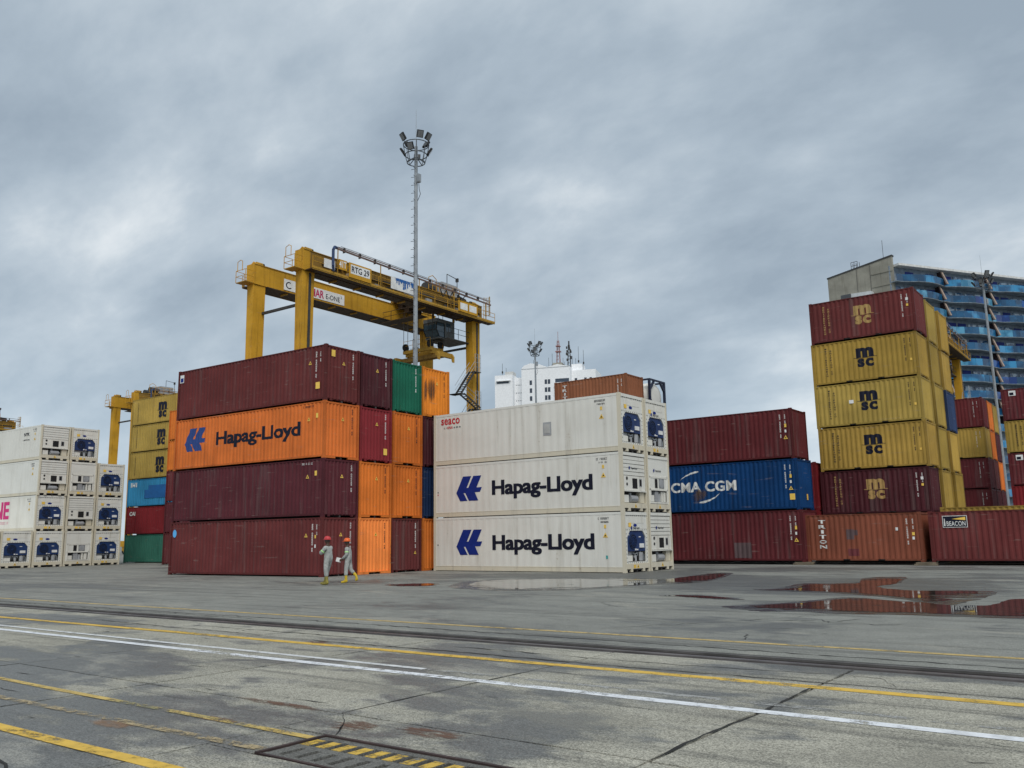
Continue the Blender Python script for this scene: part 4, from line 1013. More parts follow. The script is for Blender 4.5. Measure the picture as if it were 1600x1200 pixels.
    # landing with railings beside the left leg and caged ladder at the far end
    for gx in (0, GA):
        e = obj('end_platform', MB().box(gx - .9, gx + .5, -1.75, -.82, ZU + .05, ZU + .12), CRANE_Y2, t)
        mb = MB()
        for x in (gx - .9, gx + .5):
            for y in (-1.75, -.85): mb.tube((x, y, ZU + .1), (x, y, ZU + 1.2), .03, 6)
        for z in (ZU + .65, ZU + 1.2): mb.path([(gx + .5, -.85, z), (gx + .5, -1.75, z), (gx - .9, -1.75, z), (gx - .9, -.85, z)], .026)
        mb.path([(gx - .9, -1.6, ZU + 1.2), (gx - .9, -1.6, ZU + 2.1), (gx - .5, -1.6, ZU + 2.25), (gx - .2, -1.6, ZU + 2.1), (gx - .2, -1.6, ZU + 1.2)], .03)
        obj('guard_rail', mb, CRANE_Y, e)
    cg = MB()
    for k in range(7):
        a = math.pi*k/6; cg.tube((.9 + .4*math.cos(a), S + 1.2 + .38*math.sin(a), ZU + .9), (.9 + .4*math.cos(a), S + 1.2 + .38*math.sin(a), ZU + 3.0), .022, 5)
    for z in (1.0, 1.5, 2.0, 2.5, 3.0):
        for k in range(6):
            a, b = math.pi*k/6, math.pi*(k+1)/6; cg.tube((.9 + .4*math.cos(a), S + 1.2 + .38*math.sin(a), ZU + z), (.9 + .4*math.cos(b), S + 1.2 + .38*math.sin(b), ZU + z), .022, 5)
    obj('ladder_cage', cg, CRANE_Y2, t)
    # festoon rail over the walkway
    fr = obj('festoon_rail', MB().beam((1.35, 2.0, ZU + 2.55), (1.35, S + 1.4, ZU + 2.05), .09, .15).beam((1.15, 2.6, ZU + 2.80), (1.15, S + 1.2, ZU + 2.48), .06, .08), M_PINK, t); obj('conduit', MB().beam((1.5, 2.6, ZU + 2.78), (1.5, S + 1.2, ZU + 2.44), .05, .05), STEEL, fr)
    for k in range(11): obj('festoon_hanger', MB().box(1.1, 1.4, 3.2 + k*1.95, 3.26 + k*1.95, ZU + 2.38 - k*.03, ZU + 2.85 - k*.03), DARK, fr)
    for k in range(5): obj('festoon_post', MB().beam((1.35, 2.4 + k*5.4, ZU + .1), (1.35, 2.4 + k*5.4, ZU + 2.5 - k*.08), .07, .07), CRANE_Y2, fr)
    hz_ = [(1.52, 1.75, ZU + .3), (1.62, 1.6, ZU + .7), (1.62, 1.6, ZU + 2.2), (1.52, 1.85, ZU + 2.55), (1.40, 2.2, ZU + 2.58)]
    obj('cable_guide', MB().path(hz_, .13, 8), simple('guide_blue', (.03, .055, .13), .5), t)
    # trolley between the girders
    tr = obj('trolley', MB().box(GA + .3, -.3, TY - 2.2, TY + 2.2, ZT + .18, ZT + .52), CRANE_D2, t)
    for k in range(6):
        r_ = random.Random(k + 50); x = GA + 1.0 + k*.85
        obj('hoist_gear', MB().box(x, x + r_.uniform(.4, .8), TY - 2 + r_.uniform(0, 1), TY + r_.uniform(.2, 2), ZT - r_.uniform(.3, 1.2), ZT + .18), CRANE_D, tr)
    obj('cable_loop', MB().path([(1.3, TY - 3 + .5*k, ZU + 2.2 - (.9 if k % 2 else .1)) for k in range(9)], .05, 6), BLACK, t)
    obj('service_platform', MB().box(GA - .2, -1.0, TY - 3.6, TY - 2.3, ZU - .5, ZU - .42).path([(-1.0, TY - 3.6, ZU + .6), (GA - .2, TY - 3.6, ZU + .6)], .03).path([(-1.0, TY - 3.6, ZU + .1), (GA - .2, TY - 3.6, ZU + .1)], .025).path([(-1.0, TY - 3.6, ZU - .5), (-1.0, TY - 3.6, ZU + .6)], .03).path([(-3.0, TY - 3.6, ZU - .5), (-3.0, TY - 3.6, ZU + .6)], .03).path([(-5.0, TY - 3.6, ZU - .5), (-5.0, TY - 3.6, ZU + .6)], .03), CRANE_D, t)
    obj('machinery_house', MB().box(-2.6, -.5, TY - .6, TY + 1.9, ZT + .52, ZT + 1.85), GREY, tr)
    obj('hoist_motor', MB().tube((-1.6, TY - 2.1, ZT + 1.1), (-1.6, TY - .7, ZT + 1.1), .55, 12).tube((-4.2, TY - 1.6, ZT + 1.0), (-4.2, TY + 1.4, ZT + 1.0), .5, 12), DARK, tr)
    obj('cable_drum', MB().tube((-.9, TY + 2.2, ZT + .75), (-.9, TY + 3.6, ZT + .55), .35, 12), BLACK, tr)
    mb = MB()
    for x in (-.4, GA + .4):
        for y in (-2.2, -1.1, 0, 1.1, 2.2): mb.tube((x, TY + y, ZT + .5), (x, TY + y, ZT + 1.6), .03, 6)
        for z in (1.05, 1.6): mb.tube((x, TY - 2.2, ZT + z), (x, TY + 2.2, ZT + z), .028, 6)
    mb.path([(-.4, TY - 2.8, ZT + .5), (-.4, TY - 2.8, ZT + 1.8), (-.4, TY - 2.2, ZT + 2.1), (-.4, TY - 1.6, ZT + 1.8), (-.4, TY - 1.6, ZT + .5)], .035)
    obj('trolley_railing', mb, CRANE_Y, tr)
    obj('aerial', MB().path([(-.8, TY + .6, ZT + 1.85), (-.8, TY + .6, ZT + 3.0), (-.8, TY + 2.3, ZT + 2.8), (-.8, TY + 2.3, ZT + 1.0)], .04).box(-.95, -.65, TY + 2.2, TY + 2.4, ZT + 2.5, ZT + 2.9), DARK, tr)
    # cab under the trolley
    cx0, cx1, cy0, cy1, cz0, cz1 = -2.9, -.9, TY - .9, TY + 2.0, ZU - 2.35, ZU - .25
    cb = obj('cab', MB().box(cx0 + .05, cx1 - .05, cy0 + 1.3, cy1, cz0, cz1).box(cx0 + .05, cx1 - .05, cy0, cy0 + 1.3, cz1 - .4, cz1).box(cx0 + .05, cx1 - .05, cy0 + .35, cy0 + 1.3, cz0, cz0 + .12), simple('cab_grey', (.13, .14, .14), .6), t)
    pr = [(cy0 + .02, cz1 - .42), (cy0 + 1.28, cz1 - .42), (cy0 + 1.28, cz0 + .14), (cy0 + .5, cz0 + .14), (cy0 + .02, cz0 + .9)]
    obj('windscreen', MB().prism([(cx0 + .1, a, b) for a, b in pr], (cx1 - cx0 - .2, 0, 0)), M_GLASS, cb)
    obj('cab_window', MB().box(cx1 - .05, cx1 - .03, cy0 + 1.5, cy1 - .7, cz0 + .9, cz1 - .3), M_GLASS, cb)
    fm = MB()
    for a, b in zip(pr, pr[1:] + pr[:1]):
        for x in (cx0 + .1, cx1 - .1): fm.beam((x, a[0], a[1]), (x, b[0], b[1]), .07, .07)
    for a, b in pr: fm.beam((cx0 + .1, a, b), (cx1 - .1, a, b), .07, .07)
    obj('cab_frame', fm, BLACK, cb)
    mb = MB().box(cx0, cx1 + .9, cy0 + .8, cy1 + 1.4, cz0 - .12, cz0 - .04)
    for x in (cx1 + .9,):
        for y in (cy0 + .8, cy0 + 2.4, cy1 + 1.4): mb.tube((x, y, cz0), (x, y, cz0 + 1.1), .03, 6)
        for z in (.55, 1.1): mb.tube((x, cy0 + .8, cz0 + z), (x, cy1 + 1.4, cz0 + z), .028, 6)
    obj('cab_platform', mb, DARK, cb)
    obj('cab_hanger', MB().box(cx0, cx0 + .2, cy0 + 1.4, cy0 + 1.6, cz1, ZT + .2).box(cx1 - .2, cx1, cy1 - .2, cy1, cz1, ZT + .2), CRANE_Y2, cb)
    # head block and spreader
    SY, SZ, SX = TY - .2, 20.6, -3.5
    sp = obj('spreader', MB().box(SX - 2.9, SX + 2.9, SY - .45, SY - .15, SZ, SZ + .42).box(SX - 2.9, SX + 2.9, SY + .15, SY + .45, SZ, SZ + .42), CRANE_D2, t)
    for s_ in (-1, 1):
        obj('end_beam', MB().box(SX + s_*2.95 - .16, SX + s_*2.95 + .16, SY - 1.2, SY + 1.2, SZ - .05, SZ + .45), CRANE_Y2, sp)
        for y in (-1.15, 1.15): obj('flipper', MB().prism([(SX + s_*3.1, SY + y - .14, SZ + .4), (SX + s_*3.3, SY + y - .14, SZ + .1), (SX + s_*3.3, SY + y - .14, SZ - .5), (SX + s_*3.18, SY + y - .14, SZ - .5), (SX + s_*3.05, SY + y - .14, SZ)], (0, .28, 0)), CRANE_Y2, sp)
    hb = obj('head_block', MB().box(SX - 2.0, SX + 2.0, SY - 1.0, SY - .7, SZ + .75, SZ + 1.1).box(SX - 2.0, SX + 2.0, SY + .7, SY + 1.0, SZ + .75, SZ + 1.1).box(SX - 1.9, SX - 1.6, SY - .7, SY + .7, SZ + .45, SZ + 1.1).box(SX + 1.6, SX + 1.9, SY - .7, SY + .7, SZ + .45, SZ + 1.1), CRANE_Y2, t)
    for sx in (-1.75, 1.75):
        for y in (-.85, .85):
            s2 = obj('sheave', MB().tube((SX + sx - .1, SY + y, SZ + 1.45), (SX + sx + .1, SY + y, SZ + 1.45), .42, 16), BLACK, hb)
            obj('hoist_cable', MB().tube((SX + sx - .3, SY + y, SZ + 1.5), (SX + sx - .3, SY + y, ZT + .3), .03, 5).tube((SX + sx + .3, SY + y, SZ + 1.5), (SX + sx + .3, SY + y, ZT + .3), .03, 5), DARK, hb)
    mb = MB()
    for y in (-1.0, 1.0):
        for x in (-1.9, -.6, .6, 1.9): mb.tube((SX + x, SY + y, SZ + 1.1), (SX + x, SY + y, SZ + 2.1), .025, 5)
        for z in (1.6, 2.1): mb.tube((SX - 1.9, SY + y, SZ + z), (SX + 1.9, SY + y, SZ + z), .022, 5)
    obj('guard_rail', mb, CRANE_Y, hb)
    # stairs up the far leg
    stw = MB(); rl = MB(); y_a = S - .9
    for f_ in range(4):
        za, zb = 19.2 - f_*4.0, 16.4 - f_*4.0
        ya, yb = (y_a - .6, y_a - 3.0)
        for x in (.6, 1.3):
            stw.beam((x, ya, za), (x, yb, zb), .05, .22)
            rl.tube((x, ya, za + 1.05), (x, yb, zb + 1.05), .028, 6); rl.tube((x, ya, za + .55), (x, yb, zb + .55), .022, 6)
        for k in range(10):
            tt = (k + .5)/10; stw.box(.6, 1.3, ya + (yb-ya)*tt - .12, ya + (yb-ya)*tt + .12, za + (zb-za)*tt - .02, za + (zb-za)*tt + .02)
        stw.box(.5, 1.4, y_a - .7, y_a + .4, za - .05, za + .02); stw.box(.5, 1.4, yb - .9, yb, zb - .05, zb + .02)
        for y in (y_a - .6, y_a - .1, y_a + .35): rl.tube((1.38, y, za), (1.38, y, za + 1.9), .028, 6)
        for z in (.5, 1.0, 1.5, 1.9): rl.tube((1.38, y_a - .6, za + z), (1.38, y_a + .35, za + z), .022, 6)
        if f_ < 3:
            for x in (1.45, 2.05):
                stw.beam((x, yb - .3, zb), (x, y_a - .6, zb - 1.2), .05, .18); rl.tube((x, yb - .3, zb + 1.0), (x, y_a - .6, zb - .2), .026, 6)
            for k in range(8): tt = (k + .5)/8; yy = yb - .3 + (y_a - .3 - yb)*tt; stw.box(1.45, 2.05, yy - .1, yy + .1, zb - 1.2*tt - .02, zb - 1.2*tt + .02)
            stw.box(.5, 2.1, yb - .9, yb - .3, zb - .05, zb + .02)
    st = obj('stairs', stw, DARK, t); obj('stair_rail', rl, STEEL, st)
    if detail:
        def panel(nm, y0, y1, z0, z1, x, mat): return obj(nm, MB().box(x - .05, x, y0, y1, z0, z1), mat, t)
        pn = panel('number_board', 2.35, 3.30, ZU + .62, ZU + 1.55, 1.58, CRANE_Y)
        vs, fs = text_bm('41T', .86, .62, .03, 2.38, ZU + .82); decal(pn, 'lettering', vs, fs, STICK_W, 'x', off=1.584)
        pn = panel('name_board', 3.55, 6.35, ZU + .18, ZU + 1.55, 1.60, CRANE_Y)
        o = panel('board_face', 3.75, 6.15, ZU + .55, ZU + 1.40, 1.606, STICK_W); o.parent = pn
        vs, fs = text_bm('RTG 29', 2.2, .58, .02, 3.86, ZU + .68); decal(pn, 'lettering', vs, fs, INK, 'x', off=1.610)
        pn = panel('worn_board', 9.0, 12.7, ZU + .35, ZU + 1.55, 1.58, STICK_W)
        r_ = random.Random(4); L_ = [(9.6, ZU + 1.25, 12.7, ZU + 1.53)] + [(9.7 + k*.3, ZU + 1.26 - r_.uniform(.1, .75), 9.7 + k*.3 + r_.uniform(.12, .3), ZU + 1.26) for k in range(10)]
        o = decal(pn, 'worn_paint', *rects(L_), worn('board_blue_paint', (.03, .14, .42), .55, 2.0), 'x', off=1.585); o['kind'] = 'stuff'
        pn = panel('equipment_board', 19.0, 22.2, ZU + .2, ZU + 1.35, 1.62, CRANE_Y)
        for a in (19.3, 20.8): o = panel('board_face', a, a + 1.2, ZU + .45, ZU + 1.15, 1.63, STICK_W); o.parent = pn
        panel('notice', .65, 1.9, ZU + .40, ZU + 1.20, 1.56, STICK_W)
        rs = obj('maker_board', MB().box(GA + .552, GA + .60, 2.55, 10.2, ZU + .18, ZU + 1.25), STICK_W, t)
        vs, fs = text_bm('KALMAR', 3.2, .80, .03, 4.3, ZU + .32, 1.0); decal(rs, 'lettering', vs, fs, MAGENTA2, 'x', off=GA + .606)
        vs, fs = text_bm('E-ONE', 1.85, .50, .008, 7.75, ZU + .40); decal(rs, 'lettering', vs, fs, INK, 'x', off=GA + .606)
        vs, fs = text_bm('2', .20, .26, .0, 9.68, ZU + .80); decal(rs, 'lettering', vs, fs, INK, 'x', off=GA + .606)
        rr = [(3.15 + .40*math.cos(k*math.pi/12), ZU + .70 + .34*math.sin(k*math.pi/12)) for k in range(4, 22)]; ri = [(3.15 + .27*math.cos(k*math.pi/12), ZU + .70 + .24*math.sin(k*math.pi/12)) for k in range(4, 22)]
        decal(rs, 'emblem', rr + ri, [(k, k+1, 18 + k + 1, 18 + k) for k in range(17)], INK, 'x', off=GA + .606)
    return t
def MB_brackets(gx, sg, S, ZU):
    mb = MB()
    for k in range(12):
        y = .8 + k*2.0; mb.beam((gx + sg*.56, y, ZU - .6), (gx + sg*1.45, y, ZU - .05), .08, .10)
    return mb
crane('yellow gantry crane with RTG 29 board behind the tall left stack', (-58.43, 48.17, 0), R(.8))
cL = crane('yellow gantry crane portal rising behind the left reefers and yellow boxes', (-143.35, 81.4, 0), 0, False, 5.2); cL.scale = (1, 1, 1.04)
cR = crane('yellow gantry crane end between the six-high stack and the blue apartment block', (-21.5, 131.63 - 23.5, 0), 0, False)
cF = crane('yellow gantry crane end peeking over the reefers at the left picture edge', (-189.4, 80.2 - 23.5, 0), 0, False)
# ================================================================== LIGHT MASTS
M_MAST = simple('mast_galvanised', (.30, .325, .345), .5, .3, .15)
def mast(label, x, y, h=35.0, pegs=True, rz=0.0):
    t = thing('light_mast', label, 'light mast', (x, y, 0), rz, 'high mast floodlights')
    obj('pole', MB().tube((0, 0, 0), (0, 0, h + 1.6), .245, 12, .145), M_MAST, t)
    ring = MB()
    for z, r in ((0.05, .80), (.75, .98), (1.75, 1.15)):
        for k in range(20):
            a, b = 2*math.pi*k/20, 2*math.pi*(k+1)/20
            ring.tube((r*math.cos(a), r*math.sin(a), h + z), (r*math.cos(b), r*math.sin(b), h + z), .045, 6)
    for k in range(8):
        a = 2*math.pi*k/8; ring.path([(.80*math.cos(a), .80*math.sin(a), h + .05), (.98*math.cos(a), .98*math.sin(a), h + .75), (1.15*math.cos(a), 1.15*math.sin(a), h + 1.75)], .035)
        ring.tube((.1*math.cos(a), .1*math.sin(a), h + .55), (.80*math.cos(a), .80*math.sin(a), h + .05), .04, 6)
    obj('lamp_ring', ring, simple('ring_steel', (.10, .115, .13), .5, .3), t)
    for k in range(9):
        a = 2*math.pi*(k + .22)/9; lo = k % 2
        r = 1.22 if lo else 1.30; z = h + (1.15 if lo else 2.25)
        e = bpy.data.objects.new('floodlight', None)
        mb = MB().box(-.09, .09, -.29, .29, -.33, .33); fl = obj('floodlight', mb, BLACK, t, (r*math.cos(a), r*math.sin(a), z))
        fl.rotation_euler = (0, R(32), a)
        for q in range(4): obj('lamp_fin', MB().box(-.13, -.092, -.24, .24, -.25 + q*.15, -.18 + q*.15), simple('lamp_fin_grey', (.16, .165, .17), .5), fl)
        obj('lamp_glass', MB().box(.092, .10, -.24, .24, -.28, .28), simple('lamp_lens', (.22, .23, .24), .2), fl)
        bpy.data.objects.remove(e)
    obj('lightning_rod', MB().tube((0, 0, h + 1.6), (0, 0, h + 5.2), .03, 6, .012), M_MAST, t)
    if pegs:
        pm = MB().tube((0, 0, 0), (.34, 0, 0), .022, 5).mesh('peg')
        for k in range(44):
            z = 2.2 + k*.75; r = .245 + (.145 - .245)*z/(h + 1.6)
            for a in (R(200), R(285)):
                p_ = obj('climbing_peg', pm, DARK, t, (r*.8*math.cos(a), r*.8*math.sin(a), z), a)
    obj('junction_box', MB().box(.2, .48, -.16, .16, h - 1.9, h - 1.15), M_MAST, t)
    obj('cable', MB().path([(.34, 0, h - 1.9), (.30, .1, h - 2.5), (.45, .1, h - 3.0), (.22, 0, h - 3.6)], .025), BLACK, t)
    return t
mast('tall grey light mast with lamp ring in front of the gantry crane', -50.6, 53.79, 35.0, True)
mast('light mast standing before the white high-rise', -91.28, 129.32, 35.0, False, .3)
mast('light mast standing before the blue glass apartment block', -17.6, 134.9, 35.0, False, 1.0)
# ================================================================== BLUE APARTMENT BLOCK
bb = thing('apartment_block', 'concrete apartment block with wavy blue glass balconies at the right edge', 'building', (-35.2, 161.2, 0), R(57))
# local x runs along the balcony front, local -y points to the viewer's side
BAL = simple('block_slab', (.25, .30, .34), .75, var=.3); WALLB = simple('block_wall', (.24, .29, .35), .8, var=.25); DK = simple('block_partition', (.035, .020, .022), .7); PALEP = simple('block_fin', (.34, .26, .21), .8)
CONC = paint('raw_concrete', (.30, .29, .245), .15, .55, .85)
m_g, gg = newmat('balcony_glass'); posb = gg.n('ShaderNodeNewGeometry', out=0)
finish(gg, Base_Color=gg.mix(gg.step(gg.noise(posb, .35, 3, .5), .42, .60), (.010, .085, .20), (.035, .25, .48)), Roughness=.08, Specular_IOR_Level=.6)  # paler patches paint sky reflection into the glass colour
m_g2, gg = newmat('window_glass'); posb = gg.n('ShaderNodeNewGeometry', out=0)
finish(gg, Base_Color=gg.mix(gg.step(gg.noise(posb, .9, 2, .5), .48, .54), (.03, .10, .22), (.42, .55, .66)), Roughness=.1, Specular_IOR_Level=.6)
GLS = [m_g]
for nm_, c1, c2 in (('balcony_glass_dark', (.006, .050, .12), (.012, .10, .22)), ('balcony_glass_pale', (.03, .17, .30), (.10, .33, .50)), ('balcony_glass_deep', (.004, .03, .16), (.010, .08, .30))):
    mm, gg = newmat(nm_); posb = gg.n('ShaderNodeNewGeometry', out=0)
    finish(gg, Base_Color=gg.mix(gg.step(gg.noise(posb, .5, 3, .5), .42, .60), c1, c2), Roughness=.08, Specular_IOR_Level=.6); GLS.append(mm)
CURT = simple('window_curtain', (.006, .022, .20), .6)
FH, BW, NF_, NBAY, ZR = 2.93, 11.4, 15, 5, 48.9
obj('core', MB().box(0, BW*NBAY, .4, 14, 0, ZR), WALLB, bb)
def front(k, ph):
    """wavy balcony edge"""
    n = 8; pts = []
    for i in range(n + 1):
        a = i/n; pts.append((a*BW, -.75 - 1.15*math.sin(math.pi*min(1, a*1.15 + .0))*(.75 + .25*ph) - .25*a))
    return pts
slabm, glassm = {}, {}
for ph in (0, 1):
    pts = front(0, ph) if ph else [(BW - a, b) for a, b in front(0, 1)][::-1]
    poly = [(0, .4)] + pts + [(BW, .4)]
    slabm[ph] = MB().prism([(x, y, 0) for x, y in poly], (0, 0, .22)).mesh('slab')
    glassm[ph] = []
    for i in range(0, 8, 2):
        seg = pts[i:i+3]; mb = MB()
        for (xa, ya), (xb, yb) in zip(seg[:-1], seg[1:]): mb.prism([(xa + .02, ya - .02, .10), (xb - .02, yb - .02, .10), (xb - .02, yb + .0, .10), (xa + .02, ya + .0, .10)], (0, 0, 1.25))
        glassm[ph].append(mb.mesh('pane'))
win = MB().box(0, 1.9, .30, .36, .36, 2.45).mesh('window'); wfr = MB().box(-.08, 1.98, 1.12, 1.18, .30, 2.43).mesh('frame')
part = MB().prism([(0, .4, .27), (0, -1.5, .27), (0, -.5, FH), (0, .4, FH)], (.3, 0, 0)).mesh('partition'); fin = MB().prism([(-.02, -1.75, .27), (-.02, -1.45, .27), (-.02, -.40, FH), (-.02, -.62, FH)], (.34, 0, 0)).mesh('fin')
for f_ in range(NF_):
    z = ZR - 3.3 - f_*FH
    for b in range(NBAY):
        ph = (f_ + b) % 2; x = b*BW; r_ = random.Random(f_*11 + b)
        s_ = obj('balcony', slabm[ph], BAL, bb, (x, .0, z + (.0 if b % 2 else .06)))
        for pm in glassm[ph]: obj('balcony_glass', pm, GLS[r_.choice((0, 0, 1, 1, 2, 3))], s_)
        if f_ < 10:
            for k in range(4):
                if r_.random() < .9:
                    w_ = obj('window', win, m_g2 if r_.random() < .62 else CURT, bb, (x + .9 + k*2.45 + r_.uniform(-.1, .1), 0, z)); 
            obj('partition', part, DK, bb, (x + (BW - 1.2 if ph else BW - .4), 0, z + .002)); obj('partition_fin', fin, PALEP, bb, (x + (BW - 1.2 if ph else BW - .4), 0, z + .003))
obj('roof_slab', MB().box(.8, BW*NBAY + .5, -1.0, 14.3, ZR - .2, ZR + .2), simple('roof_white', (.66, .66, .64), .7), bb)
# concrete end wall with a rising parapet, on the left of the balconies
ang = R(180 - 57 - 8)   # turned to run back along the container axis
ew_ = obj('end_wall', MB().prism([(0, 0, 0), (-12.1, 0, 0), (-12.1, 0, 49.0), (0, 0, 50.6)], (0, .6, 0)), CONC, bb, (.3, 0, 0), R(-57 - 8))
obj('parapet_cap', MB().prism([(-12.2, -.1, 48.98), (.1, -.1, 50.62), (.1, -.1, 50.88), (-12.2, -.1, 49.22)], (0, .9, 0)), simple('cap_dark', (.05, .052, .055), .7), ew_)
for x in (-4.1, -6.6): obj('wall_joint', MB().box(x, x + .12, -.03, 0, 0, 50.5 + x*.135), simple('joint_dark', (.14, .135, .12), .8), ew_)
for z in (47.9, 45.5): obj('wall_ledge', MB().box(-3.9, .0, -.10, 0, z, z + .12), CONC, ew_)
mb = MB()
for k in range(3):
    for q in (0, .9): mb.tube((-7.5 + k*.6, .2 + q, 49.2), (-7.5 + k*.6, .2 + q, 51.2), .05, 5)
mb.tube((-7.5, .2, 51.2), (-6.3, .2, 51.2), .05, 5); mb.tube((-7.5, .2, 50.5), (-6.3, .2, 50.5), .05, 5); mb.tube((-1.5, .2, 50), (-1.5, .2, 54), .04, 5)
obj('roof_railing', mb, DARK, ew_)
tb = obj('terrace', MB().prism([(-11.9, -1.2, 0), (-3.7, -1.2, 0), (-3.7, -1.2, 44.7), (-8.6, -1.2, 45.0), (-8.7, -1.2, 44.6), (-11.9, -1.2, 43.2)], (0, 1.19, 0)), simple('terrace_white', (.60, .63, .64), .7), ew_)
obj('terrace_door', MB().box(-9.2, -7.4, -1.5, -1.21, 38, 44.9), simple('door_dark', (.075, .08, .09), .5), tb)
obj('annex', MB().prism([(BW*3.7, -1, ZR - 2), (BW*4.4, -1, ZR + 3.6), (BW*5.4, -1, ZR + 5.0), (BW*5.4, -1, ZR - 2)], (0, 5, 0)), CONC, bb)
# plants on one balcony
pl = thing('balcony_plant', 'green leafy plants on a balcony of the blue apartment block', 'plant', (-35.2 + math.cos(R(57))*16.5 + math.sin(R(57))*.6, 161.2 + math.sin(R(57))*16.5 - math.cos(R(57))*.6, ZR - 3.3 - 5*FH + .34), R(57))
mb = MB(); r_ = random.Random(5)
for k in range(260):
    c_ = Vector((r_.gauss(0, 1.1), r_.gauss(0, .25), abs(r_.gauss(.95, .4)))); d_ = Vector((r_.uniform(-1, 1), r_.uniform(-1, 1), r_.uniform(-.6, .8))).normalized()*.28; s_ = d_.orthogonal().normalized()*.09
    mb.face([c_ - s_, c_ + d_*.5 - s_*.2, c_ + d_, c_ + s_])
obj('foliage', mb, simple('leaf_green', (.035, .085, .025), .7, var=.4), pl)
obj('planter', MB().box(-2.2, 2.2, -.25, .25, 0, .5), CONC, pl)
# ================================================================== WHITE HIGH-RISE
wb = thing('white_high_rise', 'white high-rise with rooftop antennas far behind the reefers', 'building', (-184.9, 261.2, 0), R(36.9 - 16))
WW = simple('high_rise_white', (.88, .89, .90), .75, var=.05); WG = simple('high_rise_glass', (.045, .06, .085), .2)
def wpart(nm, x0, x1, y0, y1, z0, z1, mat=WW): return obj(nm, MB().box(x0, x1, y0, y1, z0, z1), mat, wb)
w1 = wpart('stair_tower', -15.5, -8.5, 0, 8, 0, 62.4); w2 = wpart('link_wall', -8.5, -5.0, 3, 14, 0, 61.6); w3 = wpart('main_block', -5.0, 13.5, 0, 16, 0, 64.2); w4 = wpart('upper_block', 12.4, 22.5, 4, 16, 0, 63.2)
obj('tower_slot', MB().box(-14.6, -10.0, -.06, .0, 59.2, 60.0), WG, w1); obj('tower_canopy', MB().box(-14.9, -9.2, -.8, 0, 60.05, 60.3), WW, w1)
obj('curved_roof', MB().prism([(-5, -.2, 64.2), (-4, -.2, 65.4), (-1.5, -.2, 66.2), (2, -.2, 65.6), (5, -.2, 64.4), (9, -.2, 65.2), (13.5, -.2, 64.2)], (0, 12, 0)), WW, w3)
wm = MB().box(-.45, .45, -.08, .0, 0, 1.7).mesh('window'); ws = MB().box(-.12, .12, -.08, 0, 0, .3).mesh('window')
for k in range(9):
    z = 58.0 - k*3.0
    for x in (-1.4, 4.4, 5.6): obj('window', wm, WG, w3, (x, 0, z))
    for x in (-7.9, -7.2, -6.5, -5.8): obj('window', ws, WG, w2, (x, 3, z + .6))
    bl = obj('balcony', MB().box(8.0, 13.2, -1.3, 0, z - .9, z + .1), WW, w3); obj('balcony_opening', MB().box(8.0, 13.2, -.1, .0, z + .1, z + 1.7), WG, bl)
for x, w_ in ((15.0, 1), (18.6, 1), (20.6, 1)): obj('window', wm, WG, w4, (x, 4, 58.5))
def lattice(mb, x, y, z0, z1, w, n):
    for k in range(n):
        za, zb = z0 + (z1-z0)*k/n, z0 + (z1-z0)*(k+1)/n; wa = w*(1 - .6*k/n); wb_ = w*(1 - .6*(k+1)/n)
        c = [(x + sx*wa, y + sy*wa, za) for sx, sy in ((-1, -1), (1, -1), (1, 1), (-1, 1))]; d_ = [(x + sx*wb_, y + sy*wb_, zb) for sx, sy in ((-1, -1), (1, -1), (1, 1), (-1, 1))]
        for i in range(4): mb.tube(c[i], d_[i], .10, 4); mb.tube(c[i], d_[(i+1) % 4], .06, 4)
    return mb
RW = simple('aerial_red', (.32, .16, .15), .6)
obj('antenna_tower', lattice(MB(), 7.6, 8, 65, 76, .75, 8).tube((7.6, 8, 76), (7.6, 8, 79.5), .09, 5).box(6.6, 8.6, 7, 9, 71.5, 71.8).box(6.8, 8.4, 7, 9, 73.6, 73.9), RW, wb)
mt = lattice(MB(), 11.8, 8, 65, 74, .6, 7)
r_ = random.Random(8)
for k in range(14): a = r_.uniform(0, 6.3); z = r_.uniform(67, 73); mt.box(11.8 + .9*math.cos(a) - .25, 11.8 + .9*math.cos(a) + .25, 7.2, 7.6, z, z + .9)
obj('antenna_tower', mt.tube((11.8, 8, 74), (11.8, 8, 75.5), .3, 6), DARK, wb)
for k, (x, h_) in enumerate([(-14.5, 5), (-13, 3.2), (-3.5, 4.5), (-2, 5.5), (-.8, 3.5), (4.0, 6), (5.4, 7.5), (9.6, 5.5), (10.2, 4), (13.2, 6), (14.5, 5), (15.6, 9.5), (17.5, 8)]): obj('rooftop_aerial', MB().tube((x, 7, 61), (x, 7, 63.4 + h_), .07, 5).box(x - .25, x + .25, 6.8, 7.2, 62 + h_*.5, 62.8 + h_*.5), DARK, wb)
obj('plant_room', MB().box(-12, -8.8, 2, 6, 62.4, 64.0), simple('plant_room_grey', (.55, .55, .53), .8), wb); obj('plant_room', MB().box(6.0, 9.5, 5, 11, 64, 66.8), CONC, wb); obj('plant_room', MB().box(13, 17, 6, 12, 63.2, 66.0), WW, wb)
